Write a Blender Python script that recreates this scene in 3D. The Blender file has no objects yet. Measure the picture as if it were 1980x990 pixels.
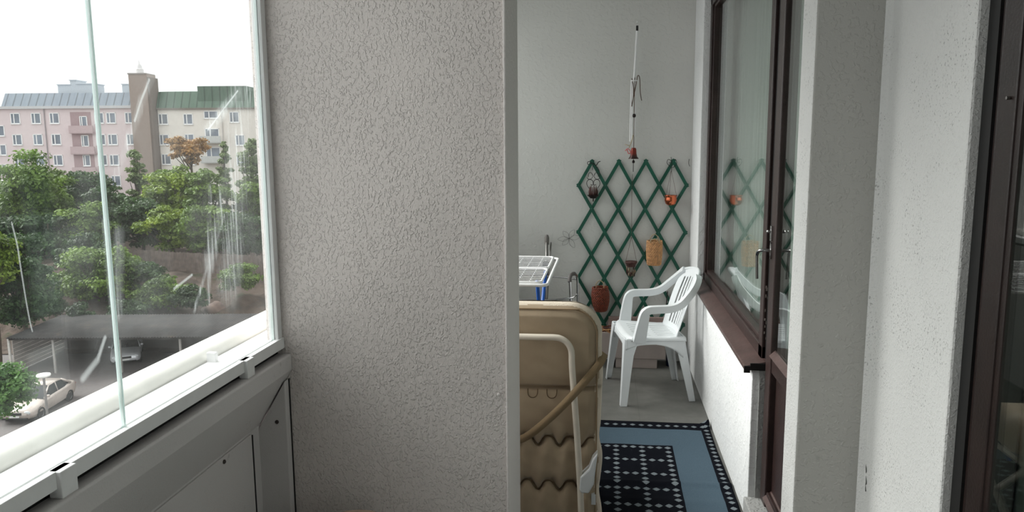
import bpy, bmesh, math, random
import numpy as np
from mathutils import Vector, Matrix
R = math.radians
S = bpy.context.scene
col = S.collection

# ------------------------------------------------------------ camera, world, exposure
PITCH, YAW, ROLL = math.atan(210/1455), math.atan(185/1455*math.cos(math.atan(210/1455))), R(0.44)
cam = bpy.data.objects.new('camera', bpy.data.cameras.new('camera'))
col.objects.link(cam)
cam.data.sensor_width = 36; cam.data.lens = 1455/1980*36
cam.data.clip_start = 0.02; cam.data.clip_end = 600
Fw = Vector((-math.sin(YAW)*math.cos(PITCH), math.cos(YAW)*math.cos(PITCH), -math.sin(PITCH)))
R0 = Vector((math.cos(YAW), math.sin(YAW), 0)); U0 = R0.cross(Fw)
Rt = R0*math.cos(ROLL) - U0*math.sin(ROLL); Up = U0*math.cos(ROLL) + R0*math.sin(ROLL)
cam.matrix_world = Matrix(((Rt.x, Up.x, -Fw.x, 0), (Rt.y, Up.y, -Fw.y, 0), (Rt.z, Up.z, -Fw.z, 1.6), (0, 0, 0, 1)))
S.camera = cam
SKY = 1.7
w = bpy.data.worlds.new('overcast_sky'); S.world = w; w.use_nodes = True
n = w.node_tree.nodes; l = w.node_tree.links
n.clear()
tc = n.new('ShaderNodeTexCoord'); sep = n.new('ShaderNodeSeparateXYZ'); rp = n.new('ShaderNodeValToRGB')
bg = n.new('ShaderNodeBackground'); wo = n.new('ShaderNodeOutputWorld')
l.new(tc.outputs['Generated'], sep.inputs[0]); l.new(sep.outputs['Z'], rp.inputs[0]); l.new(rp.outputs[0], bg.inputs[0]); l.new(bg.outputs[0], wo.inputs[0])
rp.color_ramp.elements[0].color = (.72, .72, .72, 1); rp.color_ramp.elements[1].color = (1, .995, .99, 1)
bg.inputs[1].default_value = SKY
sun = bpy.data.objects.new('sun', bpy.data.lights.new('sun', 'SUN')); col.objects.link(sun)
sun.data.energy = 6.2; sun.data.angle = R(50); sun.data.color = (1, .98, .95)
sun.rotation_euler = Vector((1.0, -.28, -.80)).to_track_quat('-Z', 'Y').to_euler()   # veiled sun, soft, from the open side
S.view_settings.view_transform = 'Standard'; S.view_settings.look = 'None'
S.view_settings.exposure = 0.1; S.view_settings.gamma = 1; S.view_settings.use_curve_mapping = False

# ------------------------------------------------------------ helpers
def lin(c):
    return tuple(((v/255)/12.92 if v/255 <= .04045 else ((v/255+.055)/1.055)**2.4) for v in c) + (1,)

class NT:
    def __init__(s, name):
        s.m = bpy.data.materials.new(name); s.m.use_nodes = True; s.t = s.m.node_tree; s.t.nodes.clear()
        s.out = s.t.nodes.new('ShaderNodeOutputMaterial'); s._tc = None
    def n(s, kind, **kw):
        x = s.t.nodes.new(kind)
        for k, v in kw.items(): setattr(x, k, v)
        return x
    def put(s, sock, v):
        if hasattr(v, 'links') or isinstance(v, bpy.types.NodeSocket): s.t.links.new(v, sock)
        else: sock.default_value = v
    def tc(s, which='Object'):
        if not s._tc: s._tc = s.n('ShaderNodeTexCoord')
        return s._tc.outputs[which]
    def map(s, vec, scale=(1, 1, 1), rot=(0, 0, 0), loc=(0, 0, 0)):
        x = s.n('ShaderNodeMapping'); s.put(x.inputs['Vector'], vec)
        x.inputs['Scale'].default_value = scale; x.inputs['Rotation'].default_value = rot; x.inputs['Location'].default_value = loc
        return x.outputs[0]
    def noise(s, scale, detail=3, vec=None, rough=.5, dist=0):
        x = s.n('ShaderNodeTexNoise'); s.put(x.inputs['Vector'], vec if vec is not None else s.tc())
        x.inputs['Scale'].default_value = scale; x.inputs['Detail'].default_value = detail
        x.inputs['Roughness'].default_value = rough; x.inputs['Distortion'].default_value = dist
        return x.outputs[0]
    def voro(s, scale, vec=None, feature='F1'):
        x = s.n('ShaderNodeTexVoronoi', feature=feature); s.put(x.inputs['Vector'], vec if vec is not None else s.tc())
        x.inputs['Scale'].default_value = scale
        return x.outputs['Distance']
    def math(s, op, a, b=0.0, c=0.0, clamp=False):
        x = s.n('ShaderNodeMath', operation=op, use_clamp=clamp)
        s.put(x.inputs[0], a); s.put(x.inputs[1], b); s.put(x.inputs[2], c)
        return x.outputs[0]
    def xyz(s, vec=None):
        x = s.n('ShaderNodeSeparateXYZ'); s.put(x.inputs[0], vec if vec is not None else s.tc()); return x.outputs
    def ramp(s, v, stops):
        x = s.n('ShaderNodeValToRGB'); s.put(x.inputs[0], v); e = x.color_ramp.elements
        while len(e) < len(stops): e.new(.5)
        for i, (p, c) in enumerate(stops):
            e[i].position = p; e[i].color = c if len(c) == 4 else lin(c)
        return x.outputs[0]
    def step(s, v, a, b):
        x = s.n('ShaderNodeMapRange', interpolation_type='SMOOTHSTEP'); s.put(x.inputs[0], v)
        x.inputs[1].default_value = a; x.inputs[2].default_value = b
        return x.outputs[0]
    def mix(s, f, a, b):
        x = s.n('ShaderNodeMix', data_type='RGBA'); s.put(x.inputs[0], f); s.put(x.inputs[6], a); s.put(x.inputs[7], b)
        return x.outputs[2]
    def bump(s, h, strength=.5, dist=.01):
        x = s.n('ShaderNodeBump'); x.inputs['Strength'].default_value = strength; x.inputs['Distance'].default_value = dist
        s.put(x.inputs['Height'], h); return x.outputs[0]
    def pbr(s, color, rough=.6, metal=0.0, normal=None, **kw):
        x = s.n('ShaderNodeBsdfPrincipled'); s.put(x.inputs['Base Color'], color); s.put(x.inputs['Roughness'], rough)
        s.put(x.inputs['Metallic'], metal)
        if normal is not None: s.put(x.inputs['Normal'], normal)
        for k, v in kw.items(): s.put(x.inputs[k], v)
        s.t.links.new(x.outputs[0], s.out.inputs[0]); return x
    def surf(s, sh): s.t.links.new(sh, s.out.inputs[0]); return s.m

def simple(name, rgb, rough=.6, metal=0., bump=0, bscale=60, var=.06, vscale=8, **kw):
    t = NT(name); c = lin(rgb)
    lo = tuple(v*(1-var) for v in c[:3])+(1,); hi = tuple(min(1, v*(1+var)) for v in c[:3])+(1,)
    cc = t.ramp(t.noise(vscale, 4), [(.35, lo), (.65, hi)])
    t.pbr(cc, rough, metal, t.bump(t.noise(bscale, 3), bump, .005) if bump else None, **kw)
    return t.m

def stucco(name, rgb, scale=110, strength=.9, speck=0.0, dist=.006, stretch=1., dirt=.0):
    t = NT(name)
    v = t.map(t.tc(), (1, 1, stretch))
    h1 = t.step(t.noise(scale, 2, v, .5, .25), .50, .62)
    h2 = t.noise(scale*2.6, 2, v); h3 = t.noise(5, 3)
    amp = t.step(h3, .3, .6)
    h = t.math('ADD', t.math('MULTIPLY', h1, t.math('ADD', t.math('MULTIPLY', amp, .6), .5)), t.math('MULTIPLY', h2, .35))
    c = lin(rgb)
    cc = t.ramp(t.noise(2.2, 5), [(.3, tuple(x*.94 for x in c[:3])+(1,)), (.7, c)])
    if speck:
        sp = t.math('MULTIPLY', t.step(t.noise(150, 2, None, .6), .60, .66), t.step(t.noise(7, 3), .42, .6))
        cc = t.mix(t.math('MULTIPLY', sp, speck), cc, lin((95, 95, 92)))
    if dirt:
        sp = t.math('MULTIPLY', t.step(t.noise(38, 5, None, .7), .58, .70), t.step(t.noise(4, 3), .45, .62))
        cc = t.mix(t.math('MULTIPLY', sp, dirt), cc, lin((110, 105, 98)))
    t.pbr(cc, .9, 0, t.bump(h, strength, dist)); return t.m

def obj(name, me, mat=None, parent=None, smooth=False):
    o = bpy.data.objects.new(name, me); col.objects.link(o)
    if mat: me.materials.append(mat)
    if parent: o.parent = parent
    if smooth is True:
        me.polygons.foreach_set('use_smooth', [True]*len(me.polygons))
    elif smooth:
        me.polygons.foreach_set('use_smooth', [True]*len(me.polygons)); me.set_sharp_from_angle(angle=R(smooth))
    return o
def tag(o, label=None, cat=None, group=None, kind=None):
    for k, v in (('label', label), ('category', cat), ('group', group), ('kind', kind)):
        if v: o[k] = v
    return o
def empty(name, loc=(0, 0, 0), rz=0.0):
    o = bpy.data.objects.new(name, None); col.objects.link(o); o.location = loc; o.rotation_euler = (0, 0, rz); o.empty_display_size = .05
    return o
class MB:
    """collects shapes; build() links them as ONE mesh object"""
    def __init__(s): s.v = []; s.f = []
    def add(s, vs, fs, M=None):
        b = len(s.v)
        for p in vs: s.v.append(tuple(M @ Vector(p)) if M else tuple(p))
        s.f += [tuple(i+b for i in f) for f in fs]; return s
    def box(s, x0, x1, y0, y1, z0, z1, M=None):
        vs = [(x, y, z) for z in (z0, z1) for y in (y0, y1) for x in (x0, x1)]
        return s.add(vs, [(0, 2, 3, 1), (4, 5, 7, 6), (0, 1, 5, 4), (2, 6, 7, 3), (0, 4, 6, 2), (1, 3, 7, 5)], M)
    def prism(s, poly, a, b, axis='y', M=None):
        def mk(p, t): return {'x': (t, p[0], p[1]), 'y': (p[0], t, p[1]), 'z': (p[0], p[1], t)}[axis]
        n = len(poly); vs = [mk(p, a) for p in poly]+[mk(p, b) for p in poly]
        fs = [tuple(range(n)), tuple(range(2*n-1, n-1, -1))]+[(i, i+n, (i+1) % n+n, (i+1) % n) for i in range(n)]
        return s.add(vs, fs, M)
    def lathe(s, prof, c=(0, 0, 0), n=24, M=None, closed=False):
        vs = []; fs = []; k = len(prof)
        for r, z in prof:
            for i in range(n):
                a = 2*math.pi*i/n; vs.append((c[0]+r*math.cos(a), c[1]+r*math.sin(a), c[2]+z))
        for j in range(k-1 if not closed else k):
            for i in range(n):
                j2 = (j+1) % k
                fs.append((j*n+i, j*n+(i+1) % n, j2*n+(i+1) % n, j2*n+i))
        if not closed:
            if prof[0][0] > 1e-5: fs.append(tuple(range(n-1, -1, -1)))
            if prof[-1][0] > 1e-5: fs.append(tuple((k-1)*n+i for i in range(n)))
        return s.add(vs, fs, M)
    def tube(s, pts, r, n=8, closed=False, flat=1.0, ref=None, M=None):
        P = [Vector(p) for p in pts]; k = len(P); vs = []; fs = []
        rs = r if isinstance(r, (list, tuple)) else [r]*k
        prev = None
        for i in range(k):
            t = (P[(i+1) % k]-P[i-1]) if closed else (P[min(i+1, k-1)]-P[max(i-1, 0)])
            t.normalize()
            if prev is None:
                a = Vector(ref) if ref else (Vector((0, 0, 1)) if abs(t.z) < .9 else Vector((1, 0, 0)))
                prev = (a - t*a.dot(t)).normalized()
            else:
                prev = (prev - t*prev.dot(t)).normalized()
            b = t.cross(prev)
            for j in range(n):
                an = 2*math.pi*j/n
                vs.append(P[i]+prev*math.cos(an)*rs[i]+b*math.sin(an)*rs[i]*flat)
        for i in range(k if closed else k-1):
            for j in range(n):
                i2 = (i+1) % k
                fs.append((i*n+j, i*n+(j+1) % n, i2*n+(j+1) % n, i2*n+j))
        if not closed: fs += [tuple(range(n-1, -1, -1)), tuple((k-1)*n+j for j in range(n))]
        return s.add(vs, fs, M)
    def grid(s, fn, nu, nv, hole=None, closeu=False):
        vs = [fn(i/nu, j/nv) for j in range(nv+1) for i in range(nu+1)]
        fs = []
        for j in range(nv):
            for i in range(nu):
                if hole and hole((i+.5)/nu, (j+.5)/nv): continue
                fs.append((j*(nu+1)+i, j*(nu+1)+i+1, (j+1)*(nu+1)+i+1, (j+1)*(nu+1)+i))
        return s.add(vs, fs)
    def build(s, name, mat=None, parent=None, smooth=False, bevel=0, seg=2, solid=0, sub=0):
        me = bpy.data.meshes.new(name); me.from_pydata([tuple(v) for v in s.v], [], s.f)
        bm = bmesh.new(); bm.from_mesh(me)
        if not solid: bmesh.ops.recalc_face_normals(bm, faces=bm.faces)
        loose = [v for v in bm.verts if not v.link_faces]
        if loose: bmesh.ops.delete(bm, geom=loose, context='VERTS')
        bm.to_mesh(me); bm.free()
        o = obj(name, me, mat, parent, smooth)
        if solid:
            m = o.modifiers.new('solid', 'SOLIDIFY'); m.thickness = solid; m.offset = 0
        if bevel:
            m = o.modifiers.new('bevel', 'BEVEL'); m.width = bevel; m.segments = seg; m.limit_method = 'ANGLE'; m.angle_limit = R(40)
        if sub:
            m = o.modifiers.new('sub', 'SUBSURF'); m.levels = sub; m.render_levels = sub
        return o
def struct(name, mb, mat, parent=None, **k):
    o = mb.build(name, mat, parent, **k)
    if not parent: o['kind'] = 'structure'
    return o
def arc(cx, cy, r, a0, a1, n):
    return [(cx+r*math.cos(R(a0+(a1-a0)*i/n)), cy+r*math.sin(R(a0+(a1-a0)*i/n))) for i in range(n+1)]
def smoothpath(pts, n=6, closed=False):
    P = [Vector(p) for p in pts]; out = []; k = len(P)
    rng = range(k if closed else k-1)
    for i in rng:
        if closed: p0, p1, p2, p3 = P[i-1], P[i], P[(i+1) % k], P[(i+2) % k]
        else: p0, p1, p2, p3 = P[max(i-1, 0)], P[i], P[i+1], P[min(i+2, k-1)]
        for j in range(n):
            t = j/n
            out.append(.5*((2*p1)+(-p0+p2)*t+(2*p0-5*p1+4*p2-p3)*t*t+(-p0+3*p1-3*p2+p3)*t**3))
    if not closed: out.append(P[-1])
    return out
def copy_tree(o, parent=None):
    c = o.copy(); col.objects.link(c); c.parent = parent
    for ch in list(o.children): copy_tree(ch, c)
    return c

# ------------------------------------------------------------ materials
M_part = stucco('rough_plaster', (222, 214, 210), 118, .62, dist=.006, stretch=.75)
M_smooth = stucco('smooth_painted_render', (222, 216, 213), 60, .25)
M_far = stucco('end_wall_paint', (208, 208, 204), 30, .16)
M_right = stucco('white_render', (230, 231, 231), 26, .3, speck=.4)
M_pil = stucco('pilaster_render', (220, 220, 218), 120, .35, speck=.5)
M_jamb = stucco('grey_render', (170, 170, 168), 60, .5)
M_room0 = stucco('darkened_back_wall', (96, 92, 88), 30, .3)
M_ceil = stucco('ceiling_paint', (205, 205, 202), 60, .2)
M_para = stucco('painted_panel', (208, 204, 203), 200, .15, dirt=.35)
M_alu = simple('white_painted_metal', (232, 232, 232), .35, 0, var=.03, vscale=20)
M_rail = simple('cream_white_rail', (233, 232, 226), .4, 0, var=.05, vscale=9)
M_brown = simple('dark_brown_paint', (50, 36, 34), .38, 0, .25, 140, .18, 14)
M_dbrown = simple('blackish_brown_paint', (32, 21, 19), .4, 0, .15, 140, .18, 14)
M_sill = simple('brown_sill_paint', (78, 60, 57), .38, 0, .3, 60, .2, 10)
M_black = simple('matte_black', (14, 13, 13), .6)
M_chrome = simple('chrome', (190, 190, 190), .18, 1)
M_steel = simple('brushed_steel', (150, 148, 145), .3, 1)
M_white_pl = simple('white_plastic', (226, 230, 232), .33, 0, var=.02)
M_green = simple('green_painted_slat', (14, 84, 66), .42, 0, .3, 90, .22, 14)
M_iron = simple('dark_wrought_iron', (40, 32, 32), .5, .5, .3, 90)
M_rust = simple('reddish_rusted_metal', (86, 58, 55), .6, .3, .4, 90, .3, 40)
M_copper = simple('polished_copper', (214, 118, 84), .22, 1, .1, 30, .1, 20)
M_wick_l = simple('honey_wicker', (200, 152, 106), .5, 0, .5, 160, .25, 60)
M_wick_d = simple('red_brown_wicker', (124, 60, 40), .5, 0, .5, 160, .3, 60)
M_wick_p = simple('pale_reed', (176, 160, 128), .6)
M_brass = simple('red_enamel_bell', (150, 52, 38), .35, .4)
M_string = simple('brown_cord', (84, 62, 50), .9)
M_pink = simple('pink_ribbon', (214, 110, 110), .7)
M_box = simple('pale_pink_planter', (176, 164, 158), .75, 0, .15, 60)
M_cream = simple('cream_painted_tube', (222, 214, 200), .35)
M_navy_b = simple('blue_plastic_tube', (22, 84, 170), .35)
M_shell = simple('shell_piece', (150, 132, 110), .5)

def mat_cushion():
    t = NT('tan_cushion_fabric')
    x = t.xyz()
    weave = t.math('MULTIPLY', t.math('SINE', t.math('MULTIPLY', x[0], 2600)), t.math('SINE', t.math('MULTIPLY', x[2], 2600)))
    c = t.ramp(t.noise(7, 4), [(.3, lin((162, 144, 120))), (.7, lin((176, 158, 133)))])
    h = t.math('ADD', t.math('MULTIPLY', weave, .12), t.math('MULTIPLY', t.noise(30, 4), .9))
    t.pbr(c, .85, 0, t.bump(h, .35, .004), **{'Sheen Weight': .25}); return t.m
M_cush = mat_cushion()
M_pipe = simple('tan_piping', (150, 128, 100), .85)
M_band = simple('pale_cushion_edge', (214, 202, 184), .9, 0, .5, 300)
M_seam = simple('dark_seam_cord', (96, 78, 58), .9)
M_strap = simple('woven_strap', (150, 128, 98), .9, 0, .6, 400)

def mat_floor():
    t = NT('grey_floor'); x = t.xyz()
    c = t.ramp(t.noise(9, 6, None, .6), [(.3, lin((96, 96, 92))), (.7, lin((113, 112, 108)))])
    def groove(s, per, w): return t.math('LESS_THAN', t.math('ABSOLUTE', t.math('SUBTRACT', t.math('FRACT', t.math('DIVIDE', s, per)), .5)), w)
    g = t.math('MAXIMUM', groove(x[0], .42, .006), groove(x[1], .42, .006))
    c = t.mix(t.math('MULTIPLY', g, .5), c, lin((88, 87, 84)))
    t.pbr(c, .45, 0, t.bump(t.noise(120, 3), .15, .003)); return t.m
M_floor = mat_floor()

def mat_rug():
    # woven pattern: navy field with grey lattice of clover dots, blue band, navy dotted border
    t = NT('woven_rug'); x, y, z = t.xyz()
    # object coords = world coords for this rug
    sx, sy = .0455, .0555
    def dots(px, py, sx, sy, r):
        fx = t.math('MULTIPLY', t.math('SUBTRACT', t.math('FRACT', t.math('ADD', t.math('DIVIDE', px, sx), .5)), .5), sx)
        fy = t.math('MULTIPLY', t.math('SUBTRACT', t.math('FRACT', t.math('ADD', t.math('DIVIDE', py, sy), .5)), .5), sy)
        ax, ay = t.math('ABSOLUTE', fx), t.math('ABSOLUTE', fy)
        # four-lobed diamond with a wide cross-bar
        d = t.math('ADD', t.math('DIVIDE', ax, r), t.math('DIVIDE', ay, r*.95))
        a = t.math('LESS_THAN', d, 1.0)
        b = t.math('MULTIPLY', t.math('LESS_THAN', ax, r*.55), t.math('LESS_THAN', ay, r*.62))
        return t.math('MAXIMUM', a, b)
    def third(p, s):
        k = t.math('ROUND', t.math('DIVIDE', p, s))
        return t.math('LESS_THAN', t.math('ABSOLUTE', t.math('SUBTRACT', t.math('FRACT', t.math('ADD', t.math('DIVIDE', k, 3.0), .5)), .5)), .1)
    px = t.math('SUBTRACT', x, .338); py = t.math('SUBTRACT', y, 3.893)
    lat = t.math('MULTIPLY', dots(px, py, sx, sy, .0185), t.math('MAXIMUM', third(px, sx), third(py, sy)))
    infield = t.math('MULTIPLY', t.math('LESS_THAN', x, .365), t.math('LESS_THAN', y, 3.925))
    edge_x = t.math('GREATER_THAN', x, .545); edge_y = t.math('GREATER_THAN', y, 4.165)
    border = t.math('MAXIMUM', edge_x, edge_y)
    bd1 = t.math('MULTIPLY', dots(t.math('SUBTRACT', x, .574), t.math('SUBTRACT', y, 4.22), .3, .052, .0165), edge_x)
    bd2 = t.math('MULTIPLY', dots(t.math('SUBTRACT', x, .56), t.math('SUBTRACT', y, 4.218), .0495, .5, .0175), edge_y)
    bd = t.math('MAXIMUM', bd1, bd2)
    fuzz = t.noise(260, 3, None, .7)
    blue = t.mix(fuzz, lin((60, 77, 90)), lin((90, 107, 119)))
    navy = t.mix(fuzz, lin((5, 7, 14)), lin((14, 17, 26)))
    dotc = t.mix(fuzz, lin((98, 106, 112)), lin((134, 142, 146)))
    c = t.mix(t.math('MAXIMUM', infield, border), blue, navy)
    c = t.mix(t.math('MAXIMUM', t.math('MULTIPLY', infield, lat), bd), c, dotc)
    t.pbr(c, .95, 0, t.bump(t.noise(420, 2), .5, .004), **{'Specular IOR Level': .08}); return t.m
M_rug = mat_rug()

def glass(name, tint=(1, 1, 1), f0=.04, smear=False, rough=0.0):
    t = NT(name)
    g = t.n('ShaderNodeNewGeometry'); dp = t.n('ShaderNodeVectorMath', operation='DOT_PRODUCT')
    t.put(dp.inputs[0], g.outputs['Normal']); t.put(dp.inputs[1], g.outputs['Incoming'])
    c = t.math('SUBTRACT', 1, t.math('ABSOLUTE', dp.outputs['Value']), clamp=True)
    fr = t.math('ADD', t.math('MULTIPLY', t.math('POWER', c, 5), 1-f0), f0)
    tr = t.n('ShaderNodeBsdfTransparent'); tr.inputs[0].default_value = (*tint, 1)
    gl = t.n('ShaderNodeBsdfGlossy'); gl.inputs['Roughness'].default_value = rough; gl.inputs['Color'].default_value = (1, 1, 1, 1)
    mx = t.n('ShaderNodeMixShader'); t.put(mx.inputs[0], fr); t.put(mx.inputs[1], tr.outputs[0]); t.put(mx.inputs[2], gl.outputs[0])
    if not smear: return t.surf(mx.outputs[0])
    # dried wipe marks: streaks and veils of grime on the pane
    x, y, z = t.xyz()
    def seg(y0, z0, y1, z1, w, a):
        dy, dz = y1-y0, z1-z0; L2 = dy*dy+dz*dz
        wob = t.math('MULTIPLY', t.math('SUBTRACT', t.noise(5, 2), .5), .02)
        qy = t.math('SUBTRACT', t.math('ADD', y, wob), y0); qz = t.math('SUBTRACT', z, z0)
        u = t.math('DIVIDE', t.math('ADD', t.math('MULTIPLY', qy, dy), t.math('MULTIPLY', qz, dz)), L2, clamp=True)
        ey = t.math('SUBTRACT', qy, t.math('MULTIPLY', u, dy)); ez = t.math('SUBTRACT', qz, t.math('MULTIPLY', u, dz))
        d = t.math('SQRT', t.math('ADD', t.math('MULTIPLY', ey, ey), t.math('MULTIPLY', ez, ez)))
        return t.math('MULTIPLY', t.math('SUBTRACT', 1, t.step(d, w*.1, w)), a)
    streak = t.step(t.noise(1, 4, t.map(t.tc(), (1, 75, 5)), .6), .45, .72)
    veil = t.step(t.noise(6, 4), .38, .75)
    def soft(m, base=.3): return t.math('MULTIPLY', m, t.math('ADD', t.math('MULTIPLY', streak, 1-base), base))
    tot = None
    def acc(m):
        nonlocal tot
        tot = m if tot is None else t.math('MAXIMUM', tot, m)
    acc(soft(seg(1.660, 1.765, 1.510, 1.555, .022, .30)))
    acc(seg(1.652, 1.760, 1.585, 1.665, .007, .35))
    acc(soft(seg(2.085, 1.762, 1.895, 1.650, .030, .42)))
    acc(seg(2.075, 1.765, 1.900, 1.652, .006, .45))
    acc(soft(seg(2.10, 1.75, 1.99, 1.34, .10, .44), .15))
    acc(soft(seg(2.02, 1.60, 1.86, 1.30, .045, .34), .2))
    acc(soft(seg(1.885, 1.50, 1.845, 1.20, .018, .34), .2))
    acc(soft(seg(1.95, 1.42, 1.77, 1.19, .012, .36), .3))
    acc(soft(seg(2.05, 1.50, 1.96, 1.22, .10, .26), .3))
    acc(seg(1.775, 1.285, 1.690, 1.265, .006, .28))
    acc(soft(seg(1.50, 1.42, 1.475, 1.25, .03, .22), .4))
    acc(soft(seg(1.455, 1.45, 1.47, 1.25, .025, .22), .4))
    acc(seg(1.208, 1.475, 1.230, 1.272, .0030, .26))
    acc(seg(1.425, 1.210, 1.395, 1.170, .009, .30))
    acc(seg(1.395, 1.170, 1.345, 1.145, .013, .26))
    tot = t.math('MAXIMUM', tot, t.math('ADD', t.math('MULTIPLY', veil, .055), .008))
    tot = t.math('MULTIPLY', tot, t.math('GREATER_THAN', x, -1.0465))      # grime sits on the inner face
    tl = t.n('ShaderNodeBsdfTranslucent'); tl.inputs[0].default_value = (.80, .86, .86, 1)
    df = t.n('ShaderNodeBsdfDiffuse'); df.inputs[0].default_value = (.80, .84, .84, 1)
    m1 = t.n('ShaderNodeMixShader'); m1.inputs[0].default_value = .35; t.put(m1.inputs[1], tl.outputs[0]); t.put(m1.inputs[2], df.outputs[0])
    m2 = t.n('ShaderNodeMixShader'); t.put(m2.inputs[0], tot); t.put(m2.inputs[1], mx.outputs[0]); t.put(m2.inputs[2], m1.outputs[0])
    return t.surf(m2.outputs[0])
M_glass = glass('window_glass', (.93, .97, .96), .04)
M_pane = glass('balcony_glass', (.97, .985, .98), .035)
M_smear = glass('smeared_balcony_glass', (.965, .985, .98), .035, smear=True)
def mat_edge():
    t = NT('glass_edge')
    tl = t.n('ShaderNodeBsdfTranslucent'); tl.inputs[0].default_value = (.82, .93, .91, 1)
    g = t.n('ShaderNodeBsdfGlossy'); g.inputs['Roughness'].default_value = .15
    m = t.n('ShaderNodeMixShader'); m.inputs[0].default_value = .4; t.put(m.inputs[1], tl.outputs[0]); t.put(m.inputs[2], g.outputs[0])
    return t.surf(m.outputs[0])
M_edge = mat_edge()
def mat_curtain(name, rgb, transl=.4):
    t = NT(name)
    d = t.n('ShaderNodeBsdfDiffuse'); d.inputs[0].default_value = lin(rgb)
    tl = t.n('ShaderNodeBsdfTranslucent'); tl.inputs[0].default_value = lin(rgb)
    m = t.n('ShaderNodeMixShader'); m.inputs[0].default_value = transl; t.put(m.inputs[1], d.outputs[0]); t.put(m.inputs[2], tl.outputs[0])
    return t.surf(m.outputs[0])
M_curt = mat_curtain('pale_grey_green_curtain', (196, 202, 195), .25)

# ============================================================ SETTING: the balcony
XR = .612          # window wall face
XP = .576          # pilaster's outer face
ZC = 2.74
struct('floor', MB().box(-1.30, 1.4, -1.1, 5.75, -.18, 0), M_floor)
struct('ceiling', MB().box(-1.30, 1.4, -1.1, 5.75, ZC, ZC+.2), M_ceil)
struct('wall_far', MB().box(-1.30, 1.4, 5.60, 5.75, 0, ZC), M_far)
struct('wall_back', MB().box(-1.30, 1.4, -.75, -.55, 0, ZC), M_room0)  # unseen; pulled in close and darkened to cut light on camera-facing faces
# partition between the two bays: rough face, smooth margin
pt = MB().box(-1.086, -.306, 2.26, 2.545, 0, ZC)
part_wall = struct('wall_middle', pt, M_part)
struct('trim_1', MB().box(-.306, -.298, 2.252, 2.56, 0, ZC), M_smooth, bevel=.003)
struct('trim_2', MB().box(-.318, -.306, 2.556, 2.572, 0, ZC), M_smooth)
for k, (x, z, lab) in enumerate([(-.330, .83, 'small white screw cap on the rough partition near its smooth right edge'), (-.892, .816, 'small white screw cap low on the rough partition near the glazing')]):
    MB().lathe([(0, 0), (.005, 0), (.0055, .003), (.003, .006), (0, .006)], n=12, M=Matrix.Translation((x, 2.261, z)) @ Matrix.Rotation(R(90), 4, 'X')).build('screw_cap', M_smooth, part_wall, smooth=40)
# pilaster + house wall
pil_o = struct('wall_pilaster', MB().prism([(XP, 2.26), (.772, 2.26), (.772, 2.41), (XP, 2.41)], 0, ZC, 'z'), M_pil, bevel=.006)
pil_o.data.materials.append(stucco('pilaster_front_grey', (188, 187, 182), 60, .3, dirt=.25))  # greyer material for the front face only
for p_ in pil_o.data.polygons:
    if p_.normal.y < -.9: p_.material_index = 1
struct('trim_3', MB().prism([(.757, 2.262), (.7735, 2.262), (.7735, 2.238)], 0, ZC, 'z'), M_pil)       # cove strip in the corner
struct('wall_near', MB().box(.772, .87, 1.75, 2.405, 0, ZC), M_pil, bevel=.006)
cw = MB().tube(smoothpath([(.774, 2.232, .68), (.7735, 2.236, .663), (.770, 2.222, .648), (.7735, 2.230, .632), (.770, 2.216, .612), (.7725, 2.226, .60), (.770, 2.216, .585)], 4), .0014, 5)
cw.build('paint_crack', simple('dark_crack', (60, 64, 60), .9), bpy.data.objects['wall_near'])
struct('wall_right', MB().prism([(XR, 0), (XR, .68), (.74, .68), (.74, 0)], 3.14, 5.60, 'y'), M_right, bevel=.004)
struct('wall_right_end', MB().box(XR, .80, 5.135, 5.60, .68, ZC), M_right, bevel=.005)
struct('wall_right_top', MB().box(XR, .80, 2.41, 5.135, 2.545, ZC), M_right, bevel=.005)
struct('wall_near_top', MB().box(.772, 1.0, -2.2, 1.75, 2.50, ZC), M_right)
struct('wall_near_back', MB().box(.772, 1.0, -2.2, .55, 0, 2.50), M_right)
# concrete threshold below the balcony door
struct('trim_4', MB().box(.595, .80, 2.41, 3.14, 0, .115), M_jamb, bevel=.006)
struct('trim_5', MB().box(.640, .668, 3.128, 3.142, .115, .68), M_jamb)
# rooms behind the glass
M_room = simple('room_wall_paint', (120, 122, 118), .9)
rm = MB()
rm.box(.80, 3.0, 5.61, 5.7, 0, ZC); rm.box(3.0, 3.1, 2.35, 5.7, 0, ZC); rm.box(1.0, 3.0, 2.31, 2.41, 0, ZC); rm.box(.74, 3.1, 2.41, 5.7, -.1, -.001); rm.box(.80, 3.1, 2.41, 5.7, ZC, ZC+.1)
struct('wall_room', rm, M_room)
rm = MB()
rm.box(3.0, 3.1, -1, 2.31, 0, ZC); rm.box(.871, 3.1, 2.20, 2.30, 0, ZC); rm.box(1.0, 3.1, -1.1, -1, 0, ZC); rm.box(1.4, 3.1, -1, 2.3, -.1, -.001); rm.box(.88, 3.1, -1, 2.3, ZC, ZC+.1)
struct('wall_near_room', rm, M_room)

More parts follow.
